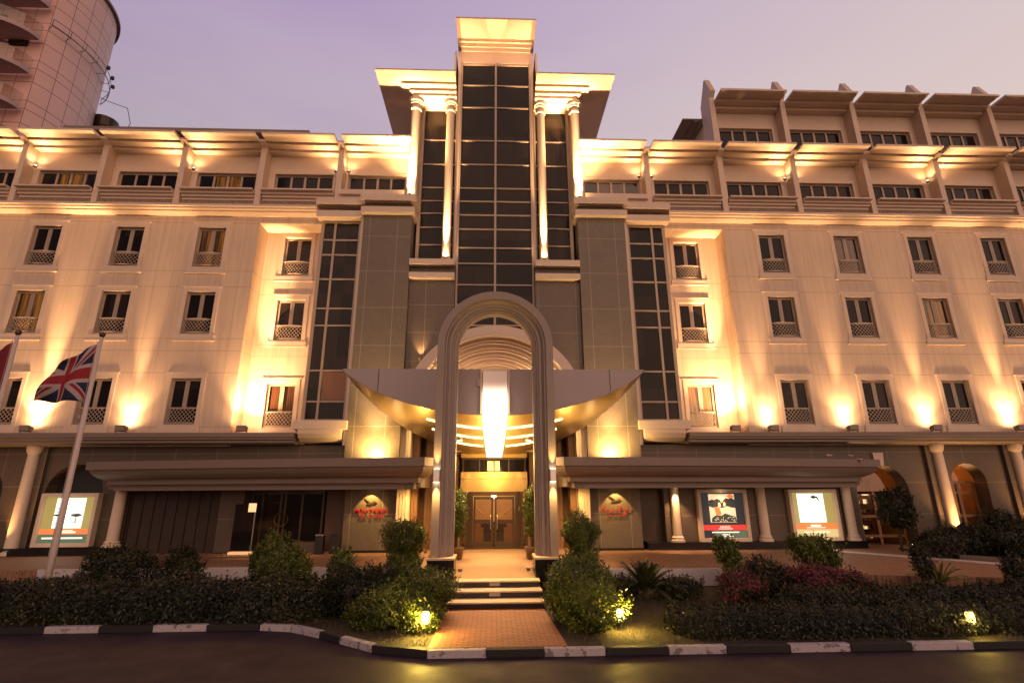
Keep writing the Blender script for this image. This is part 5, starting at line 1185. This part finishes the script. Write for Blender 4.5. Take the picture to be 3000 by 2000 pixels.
# short grass and fallen leaves over the bed
def ground_cover():
    g = np.random.default_rng(5); n = 26000; x = g.uniform(-16, 18, n); y = g.uniform(12.0, 17.6, n)
    kx = np.array([k[0] for k in KERB]); ky = np.array([k[1] for k in KERB]); ok = (y > np.interp(x, kx, ky)+.22) & ~((x > -1.38) & (x < 1.68))
    x, y = x[ok], y[ok]; n = len(x); h = g.uniform(.03, .085, n); a = g.uniform(0, 6.28, n); w = .007
    bx, by_ = np.cos(a)*w, np.sin(a)*w; lx, ly = g.normal(0, .022, n), g.normal(0, .022, n)
    v = np.stack([np.stack([x-bx, y-by_, np.full(n, .128)], 1), np.stack([x+bx, y+by_, np.full(n, .128)], 1), np.stack([x+lx, y+ly, .13+h], 1)], 1).reshape(-1, 3)
    me = bpy.data.meshes.new('grass'); me.vertices.add(n*3); me.vertices.foreach_set('co', v.ravel()); me.loops.add(n*3); me.loops.foreach_set('vertex_index', np.arange(n*3, dtype=np.int32))
    me.polygons.add(n); me.polygons.foreach_set('loop_start', np.arange(0, n*3, 3, dtype=np.int32)); me.polygons.foreach_set('loop_total', np.full(n, 3, np.int32)); me.materials.append(M['grass']); me.update(calc_edges=True)
    at = me.attributes.new('tint', 'FLOAT', 'FACE'); at.data.foreach_set('value', g.uniform(0, 1, n).astype(np.float32))
    o = bpy.data.objects.new('grass', me); link(o); tag(o, 'short dry grass over the garden bed', 'grass', kind='stuff')
ground_cover()
# cycads and a yellow agave
def cycad(label, x, y, z0, n, ln, rise, m='frond', seed=1, name='cycad_plant', cat='cycad', group='cycads in the garden beds', wide=.14):
    t = thing(name, label, cat, (x, y, z0), group); g = random.Random(seed); mb = MB(); tn = []
    for i in range(n):
        a = 2*math.pi*i*.618; ring = i/n; L = ln*g.uniform(.85,1.1)*(1-.25*(1-ring)); el = R(82-66*ring+g.uniform(-5,5)); d = Vector((math.cos(a), math.sin(a), 0)); side = Vector((-d.y, d.x, 0)); tint = g.uniform(.2,.9)
        pts = []; K = 14
        for k in range(K+1):
            q = k/K; e = el-q*q*R(48)*(.4+ring*.8)
            pts.append(pts[-1]+(d*math.cos(e)+Vector((0,0,1))*math.sin(e))*(L/K) if pts else Vector((x, y, z0+rise))+d*.05)
        for k in range(1, K+1):
            p = pts[k]; f = (pts[k]-pts[k-1]).normalized(); up = side.cross(f)
            w = wide*ln*math.sin(math.pi*min(1, (k+1.2)/(K+2)))**.6
            for sd in (-1, 1):
                for h in (0, .5):
                    q0 = p-f*(L/K)*h; tip = q0+side*sd*w+f*w*.75+up*.03; wd = f*.018
                    mb.quad(q0-wd, q0+wd, tip); tn.append(tint)
        mb.tube(pts, .008, 4); tn += [tint]*(len(mb.f)-len(tn))
    o = build(mb, 'frond_crown', M[m], t, weld=False, solid_normals=False); at = o.data.attributes.new('tint', 'FLOAT', 'FACE'); at.data.foreach_set('value', np.array(tn[:len(o.data.polygons)]+[.5]*(len(o.data.polygons)-len(tn)), dtype=np.float32))
    s = MB(); s.lathe(x, y, [(.12,z0-.01),(.15,z0+.05),(.13,z0+rise),(.05,z0+rise+.06)], 12); build(s, 'trunk', M['stem'], t)
cycad('large spiky cycad in front of the white retaining wall', 4.65, 16.9, .13, 46, 1.15, .22, seed=3)
cycad('spiky cycad between the hedge and topiary, flagpole side', -3.45, 16.9, .13, 38, 1.0, .28, seed=5)
cycad('yellow-green spiky agave above the far hedge', 13.3, 16.3, .30, 26, .85, .25, 'leaf_yellow', 9, 'agave_plant', 'agave', 'cycads in the garden beds', .07)
for x, lab, sd in ((3.75, 'dark low bush at the foot of the cycad, arch side', 71), (5.55, 'dark low bush at the foot of the cycad, poster side', 72)): bush('low_bush', lab, 'bush', x, 16.6, .13, [(0,0,.28,.62,.4,.32)], 'leaf_dark', .045, 1100, 'low bushes round the cycad', seed=sd)

# ------------------------------------------------------------------ flagpoles and flags
def flagpole(x, y, z0, h, label):
    t = thing('flagpole', label, 'flagpole', (x, y, z0), 'white flagpoles')
    p = MB(); p.lathe(x, y, [(.095,z0),(.09,z0+1.5),(.055,h)], 16); build(p, 'pole', M['pole'], t, smooth=True)
    b = MB(); b.lathe(x, y, [(.02,h),(.07,h+.03),(.10,h+.10),(.07,h+.17),(.01,h+.20)], 14); build(b, 'ball', M['bronze'], t, smooth=True)
    b = MB(); b.lathe(x, y, [(.14,z0-.01),(.14,z0+.06),(.10,z0+.08)], 16); build(b, 'base', M['steel'], t)
    c = MB(); c.tube([(x-.08, y-.06, 1.2), (x-.075, y-.05, h-.15)], .008, 4); c.box(x-.10, x-.04, y-.12, y-.07, 5.5, 5.62); build(c, 'halyard', M['iron'], t)
flagpole(-13.0, 17, .13, 8.2, 'white flagpole carrying the union flag'); flagpole(-15.72, 17, .13, 8.25, 'white flagpole carrying the maroon flag, at the picture edge')
def flag(x, y, ztop, hoist, fly, m, label, droop, seed, name):
    nu, nv = 36, 20; mb = MB(); me = bpy.data.meshes.new(name); V = []; UV = []
    for j in range(nv+1):
        for i in range(nu+1):
            u, v = i/nu, j/nv
            amp = .16*u**.7; px = x-.09-fly*u*(1-.12*u)*(1.05-.25*v)+.08*u*math.sin(v*5+seed); 
            py_ = y+amp*math.sin(u*11+v*2.4+seed)+.10*u*math.sin(v*7+seed*2)
            pz = ztop-hoist*(1-v)*(1-.50*u)-droop*u**1.2+.07*u*math.sin(u*9+v*3)
            V.append((px-x, py_-y, pz-ztop)); UV.append((u, v))
    F = [(j*(nu+1)+i, j*(nu+1)+i+1, (j+1)*(nu+1)+i+1, (j+1)*(nu+1)+i) for j in range(nv) for i in range(nu)]
    me.from_pydata(V, [], F); me.materials.append(m); uvl = me.uv_layers.new(name='UVMap')
    for l in me.loops: uvl.data[l.index].uv = UV[l.vertex_index]
    for p in me.polygons: p.use_smooth = True
    o = bpy.data.objects.new(name, me); link(o, None, (x, y, ztop)); sd_ = o.modifiers.new('thick', 'SOLIDIFY'); sd_.thickness = .006; return tag(o, label, 'flag', 'flags on the white poles')
flag(-13.0, 17, 7.97, 1.95, 1.85, M['union'], 'union flag with red and white crosses drooping from its white pole', 1.0, 1.0, 'union_flag')
flag(-15.72, 17, 8.0, 2.0, 1.9, M['maroon'], 'plain dark maroon flag at the picture edge', 1.2, 2.3, 'maroon_flag')

# ------------------------------------------------------------------ distant curved tower
T = thing('background_tower', 'pink tiled curved high-rise with round balconies behind the hotel', 'tower', (-80, 78, 0))
cx, cy, rad, ztop = -83.4, 76, 12.0, 90
a0 = math.atan2(70.0-cy, -73.0-cx); ang = [a0+(R(100)-a0)*i/40 for i in range(41)]
me_v, me_f, me_uv = [], [], []
def uvquad(p, q, u0, u1, z0, z1):
    b = len(me_v); me_v.extend([(p[0],p[1],z0),(q[0],q[1],z0),(q[0],q[1],z1),(p[0],p[1],z1)]); me_f.append((b,b+1,b+2,b+3)); me_uv.extend([(u0,z0),(u1,z0),(u1,z1),(u0,z1)])
arc = [(cx+rad*math.cos(a), cy+rad*math.sin(a)) for a in ang]
for i in range(40): uvquad(arc[i], arc[i+1], rad*(ang[i]-a0), rad*(ang[i+1]-a0), 0, ztop)
uvquad((-100, 69.0), arc[0], -27, 0, 0, ztop+14); uvquad((arc[0][0], arc[0][1]), (arc[0][0]-.5, arc[0][1]+8), 0, 8, ztop, ztop+14)
uvquad(arc[-1], (-100, 88), 20, 36, 0, ztop); uvquad((-100, 88), (-100, 69), 0, 19, 0, ztop+14)
me = bpy.data.meshes.new('tiled_wall'); me.from_pydata([(v[0]+80, v[1]-78, v[2]) for v in me_v], [], me_f); me.materials.append(M['tower_tiles']); ul = me.uv_layers.new(name='UVMap')
for i, l in enumerate(me.loops): ul.data[i].uv = me_uv[l.vertex_index]
add_mesh('tiled_wall', me, T, (-80, 78, 0))
rf = MB(); rf.prism([(cx+(rad+.5)*math.cos(a), cy+(rad+.5)*math.sin(a)) for a in ang]+[(-99, 87), (-99, 70.5)], 'z', ztop, ztop+.45); build(rf, 'roof', M['grey_trim'], T)
for zb in (53.2, 59.8, 66.4, 73.0, 79.6):
    s = MB(); arcb = [(-81.2+8.2*math.cos(a), 69.2+5.0*math.sin(a)) for a in [R(180+180*i/20) for i in range(21)]]
    s.prism(arcb, 'z', zb+.2, zb+.9); o = build(s, 'balcony', mat('pale_balcony_slab', (.42,.30,.31), .6) if zb == 53.2 else bpy.data.materials['pale_balcony_slab'], T)
    g = MB(); g.sweep(arcb, [(0,zb+.9),(0,zb+3.0),(-.06,zb+3.0),(-.06,zb+.9)]); build(g, 'glass_rail', M['clear'], o)
    build(MB().box(-84, -78.8, 68.6, 68.95, zb+.9, zb+4.6), 'opening', M['black'], o)
for zb in (72.6, 86.0): build(MB().box(-77.9, -75.3, 69.2, 69.75, zb, zb+2.9), 'window', M['glass'], T)
# service gallery: pipe rail, round lamps, small round balcony
al = [a0+(R(62)-a0)*i/24 for i in range(25)]
p = MB()
for dz, rr in ((0, .07), (1.3, .05)): p.tube([(cx+(rad+1.1)*math.cos(a), cy+(rad+1.1)*math.sin(a), 76.5+dz) for a in al], rr, 6)
for a in al[::3]: p.tube([(cx+rad*math.cos(a), cy+rad*math.sin(a), 76.3), (cx+(rad+1.1)*math.cos(a), cy+(rad+1.1)*math.sin(a), 76.5), (cx+(rad+1.1)*math.cos(a), cy+(rad+1.1)*math.sin(a), 77.8)], .05, 5)
p.tube([(-70.2+0*i, 84, 0) for i in range(0)] or [(cx+(rad+1.1)*math.cos(al[-1]), cy+(rad+1.1)*math.sin(al[-1]), 77.8), (-70.6, 86, 74.5), (-69.4, 86, 71), (-70.2, 86, 68.2), (-72.5, 86, 67.2)], .06, 6); build(p, 'gallery_rail', M['dark_frame'], T)
for a in (al[12], al[15], al[18]):
    q = MB(); xx, yy_ = cx+(rad+1.4)*math.cos(a), cy+(rad+1.4)*math.sin(a); q.lathe(xx, yy_, [(.05,77.6),(.3,77.7),(.3,78.2),(.1,78.4)], 10); build(q, 'flood_lamp', M['black'], T)
q = MB(); q.lathe(-73.6, 85.5, [(.6,67.2),(1.5,68.0),(2.0,69.2),(2.1,71.0)], 20); build(q, 'round_balcony', M['dark_frame'], T)

# ------------------------------------------------------------------ sky and sun
wd = bpy.data.worlds.new('World'); sc.world = wd; wd.use_nodes = True; nt = wd.node_tree; bg = nt.nodes['Background']
g = nt.nodes.new('ShaderNodeTexCoord'); sx = nt.nodes.new('ShaderNodeSeparateXYZ'); nt.links.new(g.outputs['Generated'], sx.inputs[0])
class WN(NT):
    def __init__(s): s.t = nt; s.n = nt.nodes; s.l = nt.links
t = WN()
def mr(x, a, b):
    n = nt.nodes.new('ShaderNodeMapRange'); n.inputs[1].default_value = a; n.inputs[2].default_value = b; n.interpolation_type = 'SMOOTHSTEP'; nt.links.new(x, n.inputs[0]); return n.outputs[0]
X, Y, Z = sx.outputs[0], sx.outputs[1], sx.outputs[2]
hor = mr(X, -.75, .75)
low = t.mix(hor, (.44,.365,.41), (.72,.575,.53)); high = t.mix(hor, (.36,.245,.49), (.60,.48,.56))
front = t.mix(mr(Z, .42, .82), low, high)
back = t.mix(mr(Z, 0, .7), (.16,.09,.09), (.07,.05,.085))
front = t.mix(mr(Z, .80, .97), front, (.16,.12,.20))
cn = nt.nodes.new('ShaderNodeTexNoise'); cn.inputs['Scale'].default_value = 2.2; cn.inputs['Detail'].default_value = 6; mp = nt.nodes.new('ShaderNodeMapping'); mp.inputs['Scale'].default_value = (1, 1, 3.5)
nt.links.new(g.outputs['Generated'], mp.inputs[0]); nt.links.new(mp.outputs[0], cn.inputs['Vector'])
front = t.mix(t.math('MULTIPLY', mr(cn.outputs['Fac'], .42, .75), .16), front, (.74,.62,.60))
skyc = t.mix(mr(Y, -.25, .35), back, front)
n = nt.nodes.new('ShaderNodeTexSky'); n.sky_type = 'NISHITA'; n.sun_disc = False; n.sun_elevation = R(3); n.sun_rotation = R(160)
ad = nt.nodes.new('ShaderNodeMix'); ad.data_type = 'RGBA'; ad.blend_type = 'ADD'; ad.inputs[0].default_value = .02; nt.links.new(skyc, ad.inputs[6]); nt.links.new(n.outputs[0], ad.inputs[7])
nt.links.new(ad.outputs[2], bg.inputs['Color']); bg.inputs['Strength'].default_value = 1.0
sl = bpy.data.lights.new('afterglow_sun', 'SUN'); sl.energy = 1.65; sl.angle = R(70); sl.color = (1.0, .61, .42); so_ = bpy.data.objects.new('afterglow_sun', sl); COL.objects.link(so_)
so_.rotation_euler = Vector((-.25, 1.0, -.42)).to_track_quat('-Z', 'Y').to_euler()

# ------------------------------------------------------------------ camera
th, psi, rho = .2823, .0383, -.0054
cz_, sz_ = math.cos(psi), math.sin(psi); fw = Vector((sz_, cz_, 0)); rt = Vector((cz_, -sz_, 0)); up = Vector((0,0,1))
Fv = fw*math.cos(th)+up*math.sin(th); Uv = -fw*math.sin(th)+up*math.cos(th); Rc = rt*math.cos(rho)+Uv*math.sin(rho); Uc = -rt*math.sin(rho)+Uv*math.cos(rho)
cam = bpy.data.cameras.new('camera'); co = bpy.data.objects.new('camera', cam); COL.objects.link(co)
co.matrix_world = Matrix(((Rc.x,Uc.x,-Fv.x,0),(Rc.y,Uc.y,-Fv.y,0),(Rc.z,Uc.z,-Fv.z,3.2),(0,0,0,1)))
cam.lens = 1517.35/3000*36; cam.sensor_width = 36; cam.sensor_fit = 'HORIZONTAL'; cam.clip_end = 3000; sc.camera = co
sc.view_settings.view_transform = 'Standard'; sc.view_settings.look = 'None'; sc.view_settings.exposure = 0; sc.view_settings.gamma = 1
sc.cycles.use_denoising = True; sc.cycles.denoiser = 'OPENIMAGEDENOISE'; sc.cycles.sample_clamp_indirect = 4; sc.cycles.max_bounces = 6; sc.cycles.use_light_tree = True
sc.cycles.transparent_max_bounces = 8; sc.cycles.caustics_reflective = False; sc.cycles.caustics_refractive = False
